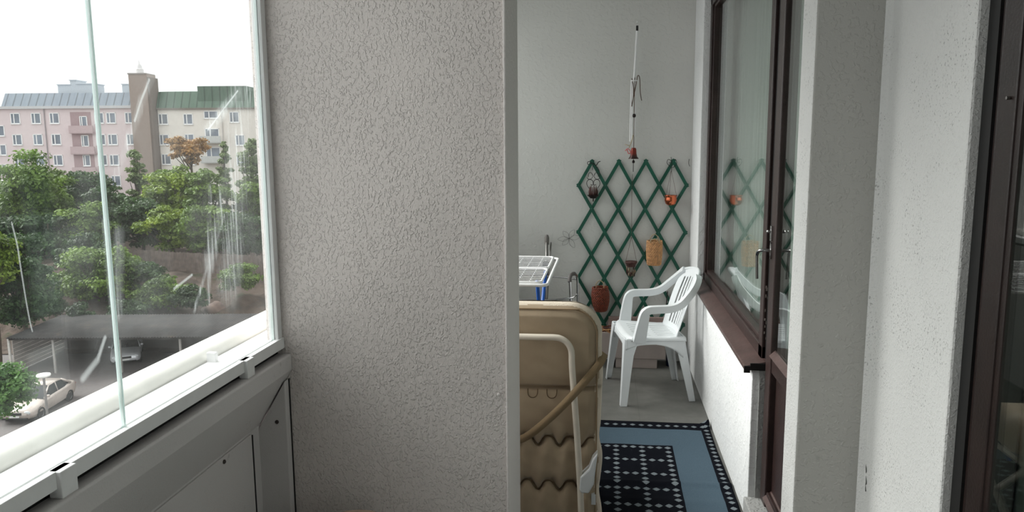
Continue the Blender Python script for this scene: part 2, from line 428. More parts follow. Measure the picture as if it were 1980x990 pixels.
# --- fixed window beside the trellis
wr = empty('window_1', (.68, 4.1, .70)); wr['kind'] = 'structure'
def W(mb, name, mat, root, **k):
    L = Matrix.Translation(-Vector(root.location))
    mb.v = [tuple(L @ Vector(p)) for p in mb.v]
    return mb.build(name, mat, root, **k)
f = MB().box(.655, .72, 5.075, 5.135, .70, 2.545).box(.655, .72, 3.185, 5.135, 2.485, 2.545).box(.655, .72, 3.185, 5.135, .70, .765).box(.655, .72, 3.185, 3.255, .70, 2.545)
W(f, 'frame', M_brown, wr, bevel=.005)
f = MB().box(.668, .700, 5.055, 5.080, .76, 2.49).box(.668, .700, 3.25, 5.08, 2.468, 2.49).box(.668, .700, 3.25, 5.08, .758, .785).box(.668, .700, 3.250, 3.272, .76, 2.49)
W(f, 'glazing_bead', M_brown, wr, bevel=.004)
W(MB().box(.688, .694, 3.25, 5.08, .76, 2.49), 'pane', M_glass, wr)
W(MB().prism([(.578, .672), (.578, .692), (.66, .712), (.68, .713), (.68, .680), (.60, .680), (.60, .672)], 3.128, 5.134, 'y'), 'window_sill', M_sill, wr, bevel=.003)
W(MB().box(.575, .60, 3.122, 3.130, .665, .694).box(.60, .70, 3.122, 3.130, .676, .706), 'sill_end_cap', M_black, wr, bevel=.001)

# --- balcony door between window and pilaster
dr = empty('door_1', (.70, 2.8, .115)); dr['kind'] = 'structure'
W(MB().box(.680, .735, 3.10, 3.185, .115, 2.545).box(.668, .735, 2.41, 3.185, 2.485, 2.545), 'frame', M_brown, dr, bevel=.004)
W(MB().box(.670, .680, 3.102, 3.184, .115, 2.48), 'dark_gap_strip', M_black, dr)  # black strip set in to keep the recessed gap dark
st = MB().box(.655, .700, 3.010, 3.100, .13, 2.48).box(.660, .700, 2.42, 3.01, 2.39, 2.48).box(.660, .700, 2.42, 3.01, .70, .775).box(.660, .700, 2.42, 3.01, .13, .20).box(.662, .715, 2.42, 2.50, .13, 2.48)
W(st, 'leaf_frame', M_brown, dr, bevel=.005)
W(MB().box(.680, .698, 2.50, 3.01, .20, .70), 'lower_panel', M_brown, dr)
W(MB().prism([(.648, .772), (.672, .795), (.672, .772)], 2.45, 3.008, 'y').prism([(.645, .175), (.680, .205), (.680, .175)], 2.45, 3.008, 'y'), 'weather_bead', M_sill, dr)
W(MB().box(.668, .674, 2.50, 3.01, .775, 2.39), 'pane', M_glass, dr)
h = empty('handle_anchor')
bpy.data.objects.remove(h)
hd = W(MB().lathe([(0, 0), (.010, 0), (.010, .006), (.006, .008), (0, .008)], n=16, M=Matrix.Translation((.655, 3.070, 1.185)) @ Matrix.Rotation(R(-90), 4, 'Y') @ Matrix.Diagonal((3.4, 1, 1, 1)))
       .tube(smoothpath([(.650, 3.070, 1.185), (.625, 3.070, 1.187), (.612, 3.076, 1.185), (.607, 3.09, 1.178), (.606, 3.105, 1.165)], 5), .0065, 10)
       .tube(smoothpath([(.606, 3.103, 1.168), (.606, 3.108, 1.15), (.610, 3.110, 1.065)], 5), .0055, 10), 'door_handle', M_chrome, dr, smooth=40)
W(MB().box(.646, .656, 3.060, 3.078, 1.225, 1.285).lathe([(0, 0), (.007, 0), (.007, .014), (.004, .018), (0, .018)], n=14, M=Matrix.Translation((.650, 3.069, 1.262)) @ Matrix.Rotation(R(-90), 4, 'Y')), 'lock_cylinder', M_chrome, dr, bevel=.002)
# paint flaking marks on the window post are part of its paint: small chips
ch = MB(); random.seed(5)
for k in range(16):
    z = random.choice([.80, .86, .93, .98, 1.02])+random.uniform(-.02, .02); yy = 3.184
    x0 = random.uniform(.656, .672); ch.box(x0, x0+random.uniform(.002, .006), yy-.0012, yy+.0005, z, z+random.uniform(.004, .014))
W(ch, 'paint_chips', simple('flaked_paint', (150, 140, 134), .8), wr)

# --- window / door of the near room, at the right edge of the picture
nd = empty('door_2', (.82, 1.2, .05)); nd['kind'] = 'structure'
W(MB().box(.795, .90, 1.705, 1.752, .05, 2.5), 'dark_gap_strip', M_black, nd)  # black strip stands in for the shadow in the gap at the jamb
W(MB().box(.800, .90, 1.690, 1.705, .05, 2.5).box(.800, .90, .55, 1.722, 2.43, 2.5).box(.80, .90, .55, 1.722, .0, .05).box(.80, .90, .55, .62, .05, 2.5), 'frame', M_dbrown, nd, bevel=.004)
W(MB().box(.797, .86, 1.618, 1.688, .07, 2.42).box(.797, .86, .63, 1.60, 2.33, 2.42).box(.797, .86, .63, 1.60, .07, .20).box(.797, .86, .63, .71, .07, 2.42), 'leaf_frame', M_dbrown, nd, bevel=.005)
W(MB().box(.801, .82, 1.600, 1.620, .19, 2.34), 'glazing_bead', M_dbrown, nd, bevel=.003)
W(MB().box(.806, .812, .70, 1.612, .19, 2.34), 'pane', M_glass, nd)
W(MB().tube([(.796, 1.64, 1.69), (.789, 1.64, 1.69)], .0035, 8), 'screw', M_steel, nd)

# curtains
def curtain(name, x, y0, y1, z0, z1, label, amp=.018, per=.11, seed=0):
    random.seed(seed); ph = [random.uniform(0, 6) for _ in range(4)]
    def fn(u, v):
        y = y0+(y1-y0)*u
        return (x+amp*math.sin(2*math.pi*y/per+ph[0]+.8*math.sin(y*9+ph[1]))*(1.1-.3*v)+.3*amp*math.sin(2*math.pi*y/.047+ph[2]), y, z0+(z1-z0)*v)
    o = MB().grid(fn, int((y1-y0)/.012), 8).build(name, M_curt, smooth=True, solid=.002)
    return tag(o, label, 'curtain', 'curtains behind the house windows')
curtain('curtain', .845, 3.20, 5.35, .02, 2.6, 'pale grey-green curtain hanging behind the long balcony window', seed=2)
curtain('curtain', .86, 2.50, 3.13, .02, 2.6, 'narrow pale curtain behind the balcony door glass', seed=3)
curtain('curtain', .935, .75, 2.15, .02, 2.6, 'pale curtain behind the dark glass at the right edge', seed=4)

# --- parapet and frameless glazing on the open side, both bays
YS = [(-.55, 2.258), (2.56, 5.60)]
XPAN = -1.116
for k, (a, b) in enumerate(YS):
    struct('wall_left' if k == 0 else 'wall_left_far', MB().box(-1.15, XPAN, a, b, 0, .90), M_para)
    # boxed ledge with sloping underside
    struct('trim_%d' % (6+k), MB().prism([(XPAN, .710), (-1.010, .888), (-1.007, .893), (-1.007, .942), (-1.012, .946), (-1.056, .944), (-1.058, .967), (-1.15, .967), (-1.15, .710)], a, b, 'y'), M_para, bevel=.002)
    # bottom glazing profile
    pr = empty('trim_%d' % (12+k), (-1.04, (a+b)/2, .98)); pr['kind'] = 'structure'
    W(MB().box(-1.055, -1.0515, a, b, .966, .999).box(-1.0445, -1.028, a, b, .964, .999).box(-1.055, -1.03, a, b, .964, .972), 'profile', M_alu, pr, bevel=.0015)
    for yc in ([-.35, .2, .60, 1.254, 2.006] if k == 0 else [2.9, 3.6, 4.3, 5.0]):
        W(MB().box(-1.046, -1.018, yc-.022, yc+.022, .945, .999), 'clip', M_alu, pr, bevel=.002)
        W(MB().box(-1.075, -1.06, yc-.01, yc+.01, .985, .990), 'stop', M_alu, pr)
    W(MB().box(-1.055, -1.02, a, b, 2.66, ZC), 'top_profile', M_alu, pr)
rail = MB().prism([(-1.155, .940), (-1.155, .985)]+arc(-1.19, .984, .036, 20, 90, 5)+arc(-1.215, .979, .042, 90, 180, 6)+[(-1.257, .88), (-1.205, .88)], -.75, 5.6, 'y')
struct('trim_8', rail, M_rail, smooth=35)
struct('trim_10', MB().box(-1.150, -1.0865, -.75, 5.6, .968, .988), M_alu, bevel=.002)
for k, (a, b) in enumerate(YS):
    struct('trim_%d' % (20+k), MB().box(-1.0865, -1.058, a, b, .968, .988), M_alu)
    struct('trim_%d' % (22+k), MB().box(-1.060, -1.052, a, b, .944, .966), M_black)  # black strip paints in the shade of the notch under the profile
# small stanchion tying handrail to ledge
struct('trim_16', MB().box(-1.150, -1.122, 1.998, 2.014, .985, 1.016), M_alu, bevel=.002)
# panes
joints = [-.545, .0, .735, 1.466, 2.222]
pm = []
for k in range(4):
    y0, y1 = joints[k]+.0015, joints[k+1]-.0015
    o = struct('window_%d' % (2+k), MB().box(-1.0515, -1.0445, y0, y1, .972, 2.68), M_smear if y1 > .8 else M_pane)
    MB().box(-1.0520, -1.0440, y0-.0006, y0+.0016, .972, 2.68).box(-1.0520, -1.0440, y1-.0016, y1+.0006, .972, 2.68).build('pane_edge', M_edge, o)
for k in range(4):
    y0 = 2.575+.752*k
    struct('window_%d' % (8+k), MB().box(-1.0515, -1.0445, y0, y0+.749, .972, 2.68), M_pane)
# vertical end profile against the partition + filler board
struct('trim_14', MB().box(-1.064, -1.047, 2.228, 2.258, .99, 2.70).box(-1.045, -1.034, 2.228, 2.258, .99, 2.70).box(-1.052, -1.036, 2.240, 2.258, .99, 2.70), M_alu, bevel=.002)
fb = MB().prism([(-1.130, 0), (-1.020, 0), (-1.020, .862), (-1.130, .675)], 2.225, 2.2595, 'y')
filler = struct('trim_15', fb, M_para, bevel=.002)
pn = MB().box(XPAN-.001, XPAN+.010, 1.2, 2.172, .05, .700)
panel = struct('wall_left_panel', MB().box(XPAN-.002, XPAN+.006, -.5, 2.165, .05, .705), M_para, bevel=.003)
struct('trim_24', MB().box(XPAN-.001, XPAN+.0067, 2.166, 2.171, .0, .700).box(-1.0198, -1.0172, 2.254, 2.2598, 0, .86), M_black)
for k, (p, d, lab) in enumerate([((-1.052, 2.225, .725), 'y', 'dark screw head in the filler board beside the partition'), ((XPAN+.006, 1.985, .690), 'x', 'dark screw head at the top of the parapet panel')]):
    rot = Matrix.Rotation(R(90), 4, 'X') if d == 'y' else Matrix.Rotation(R(90), 4, 'Y')
    MB().lathe([(0, 0), (.0065, 0), (.0065, .003), (.003, .006), (0, .006)], n=12, M=Matrix.Translation(p) @ rot).build('screw_head', simple('dark_screw', (70, 62, 60), .4, .6), filler if k == 0 else panel, smooth=40)

# ============================================================ RUG
def rugfn(u, v):
    x = -.55+1.148*u; y = 2.0+2.275*v
    z = .006+.010*math.exp(-((y-3.462-.03*(x-.4))/.022)**2)+.004*math.exp(-((y-3.28)/.03)**2)
    if x > .55 and y > 4.19: z += .03*((x-.55)/.05)*((y-4.19)/.085)
    z += .0012*math.sin(x*23+y*7)*math.sin(y*17)
    return (x+.004*math.sin(y*6), y, z)
tag(MB().grid(rugfn, 90, 160).build('rug', M_rug, smooth=True, solid=.006), 'blue woven rug with navy field and grey dot lattice on the balcony floor', 'rug')

# ============================================================ PLASTIC CHAIR
ca = R(189)
chair = empty('plastic_armchair', (.298, 4.872, 0), ca)
tag(chair, 'white plastic garden armchair with slatted back, standing below the brown windowsill', 'chair')
def seatfn(u, v):      # u front->back, v side to side
    s = 2*v-1
    lx = .212-.392*u; hw = (.262-.055*u)
    if u < .1: hw -= .03*(1-u/.1)**2
    z = .428-.022*u-.012*(1-s*s)*math.sin(math.pi*min(1, u*1.1))
    lx2 = lx-.02*(abs(s)**3)*(1-u)
    if u < .08: z -= .028*(1-u/.08)**2
    if abs(s) > .93: z -= .02*((abs(s)-.93)/.07)**2
    return (lx2, s*hw, z)
def seathole(u, v):
    for a, b in ((.18, .46), (.56, .86)):
        if a < u < b:
            for k in range(-3, 4):
                if k != 0 or True:
                    if abs(v-.5-k*.098) < .011: return True
    return False
MB().grid(seatfn, 64, 92, seathole).build('seat', M_white_pl, chair, smooth=True, solid=.005)
def backfn(u, v):      # u side, v bottom->top
    s = 2*u-1
    hw = .185+.012*math.sin(math.pi*v*.9)
    if v > .84: hw -= .040*((v-.84)/.16)**2.5
    z = .405+.408*v-.022*(s*s)*max(0, (v-.6)/.4)
    lx = -.155-.115*v-.02*v*v+.035*s*s
    return (lx, s*hw, z)
def backhole(u, v):
    if not (.10 < v < .87-.05*abs(2*u-1)): return False
    return any(abs(u-.5-k*.1045) < .026 for k in (-3, -2, -1, 0, 1, 2, 3))
MB().grid(backfn, 96, 44, backhole).build('backrest', M_white_pl, chair, smooth=True, solid=.007)
MB().tube([Vector(backfn(i/24, 1.0))+Vector((-.004, 0, 0)) for i in range(25)], .010, 8).build('top_rail', M_white_pl, chair, smooth=True)
def bar(path, w, t, ref=None):
    """rectangular-section sweep with rounded feel"""
    mb = MB(); P = [Vector(p) for p in path]; k = len(P); vs = []; fs = []
    ws = w if isinstance(w, list) else [w]*k; ts = t if isinstance(t, list) else [t]*k
    for i in range(k):
        tt = (P[min(i+1, k-1)]-P[max(i-1, 0)]).normalized()
        a = Vector(ref); a = (a-tt*a.dot(tt)).normalized(); b = tt.cross(a)
        for sa, sb in ((-1, -1), (1, -1), (1, 1), (-1, 1)): vs.append(P[i]+a*sa*ws[i]/2+b*sb*ts[i]/2)
    for i in range(k-1):
        for j in range(4): fs.append((i*4+j, i*4+(j+1) % 4, (i+1)*4+(j+1) % 4, (i+1)*4+j))
    fs += [(3, 2, 1, 0), tuple((k-1)*4+j for j in range(4))]
    return mb.add(vs, fs)
for s in (1, -1):
    path = smoothpath([(.128, s*.246, .400), (.112, s*.262, .51), (.098, s*.270, .582), (.074, s*.273, .604), (.03, s*.273, .608), (-.06, s*.270, .612), (-.125, s*.262, .634), (-.178, s*.243, .682), (-.220, s*.214, .728), (-.246, s*.182, .764), (-.256, s*.146, .786)], 5)
    n_ = len(path); ws = [.046 if i < n_-12 else .046-.0012*(i-n_+12) for i in range(n_)]; ts = [.078-.0025*i if i < 12 else .048-.0002*i for i in range(n_)]
    bar(path, ws, ts, (0, 1, 0)).build('armrest', M_white_pl, chair, smooth=50, bevel=.008, seg=3)
    # front leg: L section, tapered and splayed
    for nm, (x0, y0, z0), (x1, y1), w0, w1 in (('leg', (.196, .232, .418), (.228, .288), .076, .042), ('leg', (-.150, .190, .415), (-.222, .215), .074, .040)):
        fr = x0 > 0
        sx = 1 if fr else -1
        mb = MB(); vs = []; fs = []
        K = 8
        for i in range(K+1):
            t_ = i/K; x = x0+(x1-x0)*t_; y = (y0+(y1-y0)*t_); z = z0*(1-t_); ww = w0+(w1-w0)*t_**.7; th = .006
            if i < 2 : ww += .018*(1-i/2)
            # L: outer corner at (x*,y*)
            for px_, py_ in ((0, 0), (-ww, 0), (-ww, -th), (-th*1.2, -th), (-th*1.2, -ww*.9), (0, -ww*.9)):
                vs.append((x+sx*px_+ (.02*sx), s*(y+py_+.012), z))
        for i in range(K):
            for j in range(6): fs.append((i*6+j, i*6+(j+1) % 6, (i+1)*6+(j+1) % 6, (i+1)*6+j))
        fs += [tuple(range(6)), tuple(K*6+j for j in range(5, -1, -1))]
        mb.add(vs, fs).build('leg', M_white_pl, chair, bevel=.003, smooth=45)
    # side apron with arched lower edge
    def apron(u, v, s=s):
        lx = .21-.385*u; top = .418-.016*u
        dep = .035+.075*(abs(2*u-1)**3 if u > .5 else .45*abs(2*u-1)**3)
        if u > .5: dep += .03*((u-.5)*2)
        return (lx, s*(.250-.050*u+.006*v), top-dep*v)
    MB().grid(apron, 24, 6).build('side_apron', M_white_pl, chair, smooth=True, solid=.005)
def fap(u, v):
    s = 2*u-1; d = .03+.07*abs(s)**4
    return (.214-.02*abs(s)**3+.004*v, s*.232, .408-d*v)
MB().grid(fap, 28, 5).build('front_apron', M_white_pl, chair, smooth=True, solid=.005)
def bap(u, v):
    s = 2*u-1; d = .03+.06*abs(s)**4
    return (-.168-.004*v, s*.195, .408-d*v)
MB().grid(bap, 24, 5).build('rear_apron', M_white_pl, chair, smooth=True, solid=.005)

# ============================================================ RECLINER
rc = empty('garden_recliner', (-.32, 3.05, 0))
tag(rc, 'cream tube recliner with a thick tan cushion seen from behind, standing beside the partition', 'recliner')
rx, ry = -.32, 3.05
HW = .312; ZT, ZB = .990, .06
def wave(x): return .020*math.cos(2*math.pi*(x-.0105)/.087)-.004*math.cos(4*math.pi*(x-.0105)/.087)
def cush(side):
    def fn(u, v):
        x = -HW+2*HW*u; z = ZB+(ZT-ZB)*v
        # rounded top corners (superellipse) and slight waist at the folds
        rad = .135
        zz = z; hw = HW
        if z > ZT-rad:
            k = (z-(ZT-rad))/rad; hw = HW-rad*(1-math.sqrt(max(0, 1-k*k)))
        for zc, dp, wd in ((.645, .004, .05), (.43, .012, .05), (.20, .006, .05)): hw -= dp*math.exp(-((z-zc)/wd)**2)
        hw += .004*math.sin(z*21)
        x = x/HW*hw
        X = x
        # distance in from outline
        e = min(hw-abs(x), (ZT-z) if abs(x) < HW-rad else 9, z-ZB)
        if z > ZT-rad and abs(x) > HW-rad:
            e = min(hw-abs(x), rad-math.hypot(abs(x)-(HW-rad), z-(ZT-rad)))
        e = max(0, e)
        puff = .056*min(1, e/.05)**.45 if e < .05 else .056
        puff += .010*math.cos((x)*4)
        g = 0
        g += .032*math.exp(-((z-.645)/.008)**2)+.014*math.exp(-((z-.645)/.035)**2)
        for zc, a in ((.425, .030), (.235, .030)):
            dz = z-(zc+wave(x)); dzn = dz/math.sqrt(1+(1.45*math.sin(2*math.pi*(x-.0105)/.087))**2)
            g += (a*.6*math.exp(-(dzn/.009)**2)+.012*math.exp(-(dz/.04)**2))*(1-.6*max(0, abs(x)-.2)/.1)
        g += .0015*math.sin(x*40+z*60)*math.sin(z*33)
        if z < .42: g += .004*math.sin(2*math.pi*(x-.0105)/.087)*min(1, (.42-z)/.05)
        g *= min(1, e/.03)
        return (X, side*(max(.0, puff-g)), z)
    return fn
def cushfn_builder():
    mb = MB(); nu, nv = 170, 250
    a = [cush(-1)(i/nu, j/nv) for j in range(nv+1) for i in range(nu+1)]
    b = [cush(1)(i/nu, j/nv) for j in range(nv+1) for i in range(nu+1)]
    fs = []
    for j in range(nv):
        for i in range(nu): fs.append((j*(nu+1)+i, j*(nu+1)+i+1, (j+1)*(nu+1)+i+1, (j+1)*(nu+1)+i))
    N = len(a)
    fs += [(p[3]+N, p[2]+N, p[1]+N, p[0]+N) for p in fs[:]]
    mb.add(a+b, fs); return mb
cb = cushfn_builder()
cb.v = [(x, y-.095, z) for x, y, z in cb.v]
cu = cb.build('cushion', M_cush, rc, smooth=True)
bm = bmesh.new(); bm.from_mesh(cu.data); bmesh.ops.remove_doubles(bm, verts=bm.verts, dist=.0004); bmesh.ops.recalc_face_normals(bm, faces=bm.faces)
for fc in bm.faces:
    cc = fc.calc_center_median()
    if abs(cc.y+.095) < .036 and (abs(cc.x) > HW-.03 or cc.z > ZT-.03 or math.hypot(abs(cc.x)-(HW-.135), cc.z-(ZT-.135)) > .11 and cc.z > ZT-.135 and abs(cc.x) > HW-.135): fc.material_index = 1
bm.to_mesh(cu.data); bm.free()
cu.data.materials.append(M_band)
for zc in (.425, .235):
    MB().tube([(x_, -.095-.044, zc+wave(x_)) for x_ in [-.28+.0035*i for i in range(161)]], .0030, 6).build('seam_cord', M_seam, cu, smooth=True)
# piping round the back panel of the cushion
ins = .022; rad = .10
pts = [(HW-ins-.002, .10)]+[(HW-ins, .40), (HW-ins, .64)]+arc(HW-ins-rad, ZT-ins-rad, rad, 0, 90, 10)+arc(-(HW-ins-rad), ZT-ins-rad, rad, 90, 180, 10)+[(-(HW-ins), .64), (-(HW-ins), .10)]
pp = []
for (x, z) in smoothpath([(p[0], p[1], 0) for p in pts], 5) and [(q.x, q.y) for q in smoothpath([(p[0], p[1], 0) for p in pts], 5)]:
    sd = -1; pp.append((x, -.095-.052, z))
MB().tube(pp, .0032, 6).build('piping', M_pipe, cu, smooth=True)
# elastic loops hanging from the upper seam
for xc in (.035, .112):
    lp = [(xc-.02, -.152, .642), (xc-.018, -.158, .62), (xc-.008, -.160, .609), (xc+.008, -.160, .609), (xc+.018, -.158, .62), (xc+.02, -.152, .642)]
    MB().tube(smoothpath(lp, 4), .0018, 6).build('elastic_loop', M_seam, cu, smooth=True)
# cream tube back frame behind the cushion (camera side)
ty = 2.862-ry
ft = []
for s in (-1, 1):
    leg = [(s*.236, ty-.005, .04), (s*.228, ty-.002, .25), (s*.212, ty, .50), (s*.194, ty, .74)]
    cr = [(s*(.126+.066*math.cos(R(a))), ty, .798+.066*math.sin(R(a))) for a in (0, 22, 45, 67, 90)]+[(s*.06, ty, .864)]
    seq = leg+cr
    ft = (seq if s == -1 else ft+seq[::-1])
MB().tube(smoothpath(ft, 6), .0125, 14).build('frame_tube', M_cream, rc, smooth=True)
# strap across the back
sp = [Vector(q) for q in smoothpath([(.318, -.075, .775), (.300, -.150, .752), (.22, -.205, .665), (.15, -.208, .585), (.06, -.200, .495), (.0, -.175, .442), (-.05, -.165, .425), (-.16, -.155, .42)], 6)]
sv = []; sf = []
for i, p in enumerate(sp):
    t_ = (sp[min(i+1, len(sp)-1)]-sp[max(i-1, 0)]).normalized(); nrm = Vector((0, -1, 0)); b_ = t_.cross(nrm).normalized()
    sv += [p+b_*.0155, p-b_*.0155]
    if i: sf.append((2*i-2, 2*i-1, 2*i+1, 2*i))
MB().add(sv, sf).build('strap', M_strap, rc, smooth=True, solid=.003)
# white armrest bracket and arm
MB().prism([(.232, .232), (.262, .232), (.282, .270), (.296, .400), (.276, .375), (.262, .335), (.228, .300), (.224, .250)], -.205, -.150, 'y').build('arm_bracket', M_white_pl, rc, bevel=.006)
for s in (1, -1):
    MB().box(s*.335-.02, s*.335+.02, -.12, .42, .57, .60).build('armrest', M_white_pl, rc, bevel=.01) if s < 0 else None
MB().box(.272, .290, -.150, -.128, .160, .205).build('care_label', M_white_pl, cu)
# seat cushion, frame and legs beyond the back
def scf(u, v):
    x = -.28+.56*u; y = -.03+.50*v
    e = min(u, 1-u, v, 1-v); return (x, y, .36+.09*min(1, e/.12)**.5+.006*math.sin(y*40))
MB().grid(scf, 40, 40).build('seat_cushion', M_cush, rc, smooth=True, solid=.03)
MB().tube(smoothpath([(-.27, -.02, .33), (-.27, .50, .33), (.27, .50, .33), (.27, -.02, .33)], 1), .0125, 10, closed=True).build('seat_frame', M_cream, rc, smooth=True)
for sx in (-1, 1):
    for y0, y1 in ((.0, .34), (.46, .10)):
        MB().tube([(sx*.27, y0, .33), (sx*.27, y1, .034)], .0125, 10).build('leg', M_cream, rc, smooth=True)

# ============================================================ TRELLIS
YT = 5.585
tr = empty('trellis', (.19, YT, .114)); tag(tr, 'dark green wooden expanding trellis fixed to the end wall', 'trellis')
xs = [-.203+.0972*i for i in range(9)]; zs = [1.492-.1725*j for j in range(9)]
xs = [x+0.0 for x in xs]
def node(i, j): return Vector((xs[i]-.19, 0, zs[j]-.114-.0025*i*0))
def slat(a, b, y):
    A, B = node(*a), node(*b); d = (B-A).normalized(); A = A-d*.016; B = B+d*.016
    nrm = Vector((-d.z, 0, d.x))*.0118
    mb = MB(); vs = [A+nrm, B+nrm, B-nrm, A-nrm]
    mb.add([(v.x, y-.0035, v.z) for v in vs]+[(v.x, y+.0035, v.z) for v in vs], [(0, 1, 2, 3), (7, 6, 5, 4), (0, 4, 5, 1), (1, 5, 6, 2), (2, 6, 7, 3), (3, 7, 4, 0)])
    mb.build('slat', M_green, tr, bevel=.0015)
I, J = 8, 8
# slats falling to the right
for (i, j) in [(0, 7), (0, 5), (0, 3), (0, 1), (1, 0), (3, 0), (5, 0), (7, 0)]:
    k = min(I-i, J-j); slat((i, j), (i+k, j+k), -.012)
for (i, j) in [(8, 7), (8, 5), (8, 3), (8, 1), (7, 0), (5, 0), (3, 0), (1, 0)]:
    k = min(i, J-j); slat((i, j), (i-k, j+k), -.0045)
M_rivet = simple('rivet', (70, 110, 98), .3, .7)
proto = None
for i in range(9):
    for j in range(9):
        if (i+j) % 2:
            p = node(i, j)
            if proto is None:
                proto = MB().lathe([(0, .003), (.0028, .002), (.004, 0), (.004, -.003), (0, -.003)], n=8, M=Matrix.Rotation(R(90), 4, 'X')).build('rivet', M_rivet, tr, smooth=True); r_ = proto
            else:
                r_ = proto.copy(); col.objects.link(r_)
            r_.location = (p.x, -.016, p.z)

# ---- things hung on the trellis / wall
def curl(cx, cz, r0, r1, a0, a1, y, n=18):
    return [(cx+(r0+(r1-r0)*i/n)*math.cos(R(a0+(a1-a0)*i/n)), y, cz+(r0+(r1-r0)*i/n)*math.sin(R(a0+(a1-a0)*i/n))) for i in range(n+1)]
# wrought iron candle holder
ir = empty('candle_holder', (-.095, 5.54, 1.217)); tag(ir, 'dark wrought iron candle holder with scrolls, hung on the top left trellis tip', 'candle holder')
mb = MB()
def P3(x, z, y=0): return (x+.095, y, z)
mb.tube([(x-0, 0, z) for x, _, z in [(c[0]+.095, 0, c[2]-1.217) for c in curl(-.128, 1.482, .014, .010, -60, 290, 0)]], .0022, 6)
mb.tube(smoothpath([(-.022, 0, .265), (.0, 0, .262), (.02, 0, .25), (.035, 0, .272), (.05, 0, .278)], 4), .003, 6)
mb.tube(smoothpath([(.0, 0, .262), (-.006, 0, .235), (-.006, 0, .215)], 4), .002, 6)
mb.tube(smoothpath([(.005, 0, .26), (.035, 0, .225), (.046, 0, .19), (.045, 0, .165)], 5), .002, 6)
for s in (-1, 1):
    # upper S scroll
    mb.tube(smoothpath([(s*.008, 0, .178), (s*.012, 0, .192), (s*.026, 0, .197), (s*.036, 0, .184), (s*.034, 0, .168)][::-1]+[], 4), .0018, 6)
    mb.tube(smoothpath([(s*.012, 0, .190), (s*.004, 0, .172), (s*.016, 0, .152), (s*.036, 0, .150), (s*.046, 0, .160)], 5), .0018, 6)
    mb.tube(smoothpath([(s*.020, 0, .112), (s*.006, 0, .106), (s*.001, 0, .122), (s*.010, 0, .142), (s*.030, 0, .147), (s*.046, 0, .132), (s*.046, 0, .108), (s*.030, 0, .082)], 5), .0022, 6)
mb.build('scrollwork', M_iron, ir, smooth=True)
cr_ = MB().lathe([(.030, .02), (.042, .030), (.044, .034), (.030, .034)], n=24, closed=True)
cr_.lathe([(0, .008), (.022, .010), (.032, .022), (0, .024)], n=24).tube([(0, 0, .012), (0, 0, -.014)], .0045, 8)
cr_.build('drip_tray', M_iron, ir, smooth=35)
cp = MB()
for k in range(14):
    a = 2*math.pi*k/14; x, y = .027*math.cos(a), .027*math.sin(a)
    cp.tube([(x, y, .030), (x*1.1, y*1.1, .060), (x*.95, y*.95, .078+.008*(k % 2)), (x*.8, y*.8, .094+.012*(k % 2))], [.0055, .005, .003, .0008], 6)
cp.build('candle_cup', M_rust, ir, smooth=True)

# copper pot on chains
cpz = 1.178
co = empty('hanging_pot', (.460, 5.52, cpz)); tag(co, 'polished copper pot on three thin chains, hung on the top right trellis tip', 'hanging pot')
MB().lathe([(0, 0), (.022, .001), (.036, .012), (.044, .035), (.043, .052), (.040, .062), (.046, .071), (.047, .073), (.044, .073), (.037, .063), (.040, .050), (.040, .035), (.033, .014), (.0, .006)], n=32).build('pot', M_copper, co, smooth=True)
for a in (100, 215, 330):
    MB().tube([(.044*math.cos(R(a)), .044*math.sin(R(a)), .070), (.002*math.cos(R(a)), 0, .245)], .0011, 5).build('chain', M_rust, co)
hk = MB()
hk.tube(smoothpath([(0, 0, .24), (.0, 0, .27), (-.018, 0, .285), (-.032, 0, .305), (-.024, 0, .328), (-.006, 0, .322), (-.006, 0, .305), (-.018, 0, .305)], 4), .0018, 6)
hk.tube(smoothpath([(0, 0, .27), (.018, 0, .275), (.036, 0, .295), (.030, 0, .325), (.012, 0, .33)], 4), .0018, 6)
hk.tube(smoothpath([(.004, 0, .285), (0, 0, .32), (-.004, 0, .345)], 4), .0018, 6)
hk.build('scroll_hook', M_iron, co, smooth=True)

def basket(name, x, y, z0, R0_, R1_, H, mat, label, cat='basket', rows=17, n=26, tilt=0, content=None, bulge=.1):
    b = empty(name, (x, y, z0)); b.rotation_euler = (0, R(tilt), 0)
    tag(b, label, cat, 'wicker baskets on the trellis')
    vs = []; fs = []; NV = rows*5; NU = n*6
    for j in range(NV+1):
        v = j/NV; r = R0_+(R1_-R0_)*v+bulge*R0_*math.sin(math.pi*v)
        row = int(v*rows*.9999); fr = (v*rows) % 1
        for i in range(NU):
            a = 2*math.pi*i/NU
            rr = r+.0046*math.sin(n*a/1+math.pi*row)*math.sin(math.pi*fr)+.0012*math.sin(math.pi*fr)
            vs.append((rr*math.cos(a), rr*math.sin(a), H*v+.0015*math.sin(n*a+row)))
    for j in range(NV):
        for i in range(NU): fs.append((j*NU+i, j*NU+(i+1) % NU, (j+1)*NU+(i+1) % NU, (j+1)*NU+i))
    fs.append(tuple(range(NU-1, -1, -1)))
    MB().add(vs, fs).build('woven_body', mat, b, smooth=True, solid=.003)
    rp_ = [((R1_+.001)*math.cos(2*math.pi*i/60), (R1_+.001)*math.sin(2*math.pi*i/60), H+.003*math.sin(2*math.pi*i/60*14)) for i in range(60)]
    MB().tube(rp_, .0042, 7, closed=True).build('rim', mat, b, smooth=True)
    hm = M_wick_p
    MB().tube(smoothpath([(-R1_*.5, R1_*.25, H-.01), (-R1_*.52, R1_*.3, H+.025), (0, R1_*.4, H+.048), (R1_*.52, R1_*.3, H+.025), (R1_*.5, R1_*.25, H-.01)], 6), .0036, 7).build('handle', hm, b, smooth=True)
    if content: content(b, H)
    return b
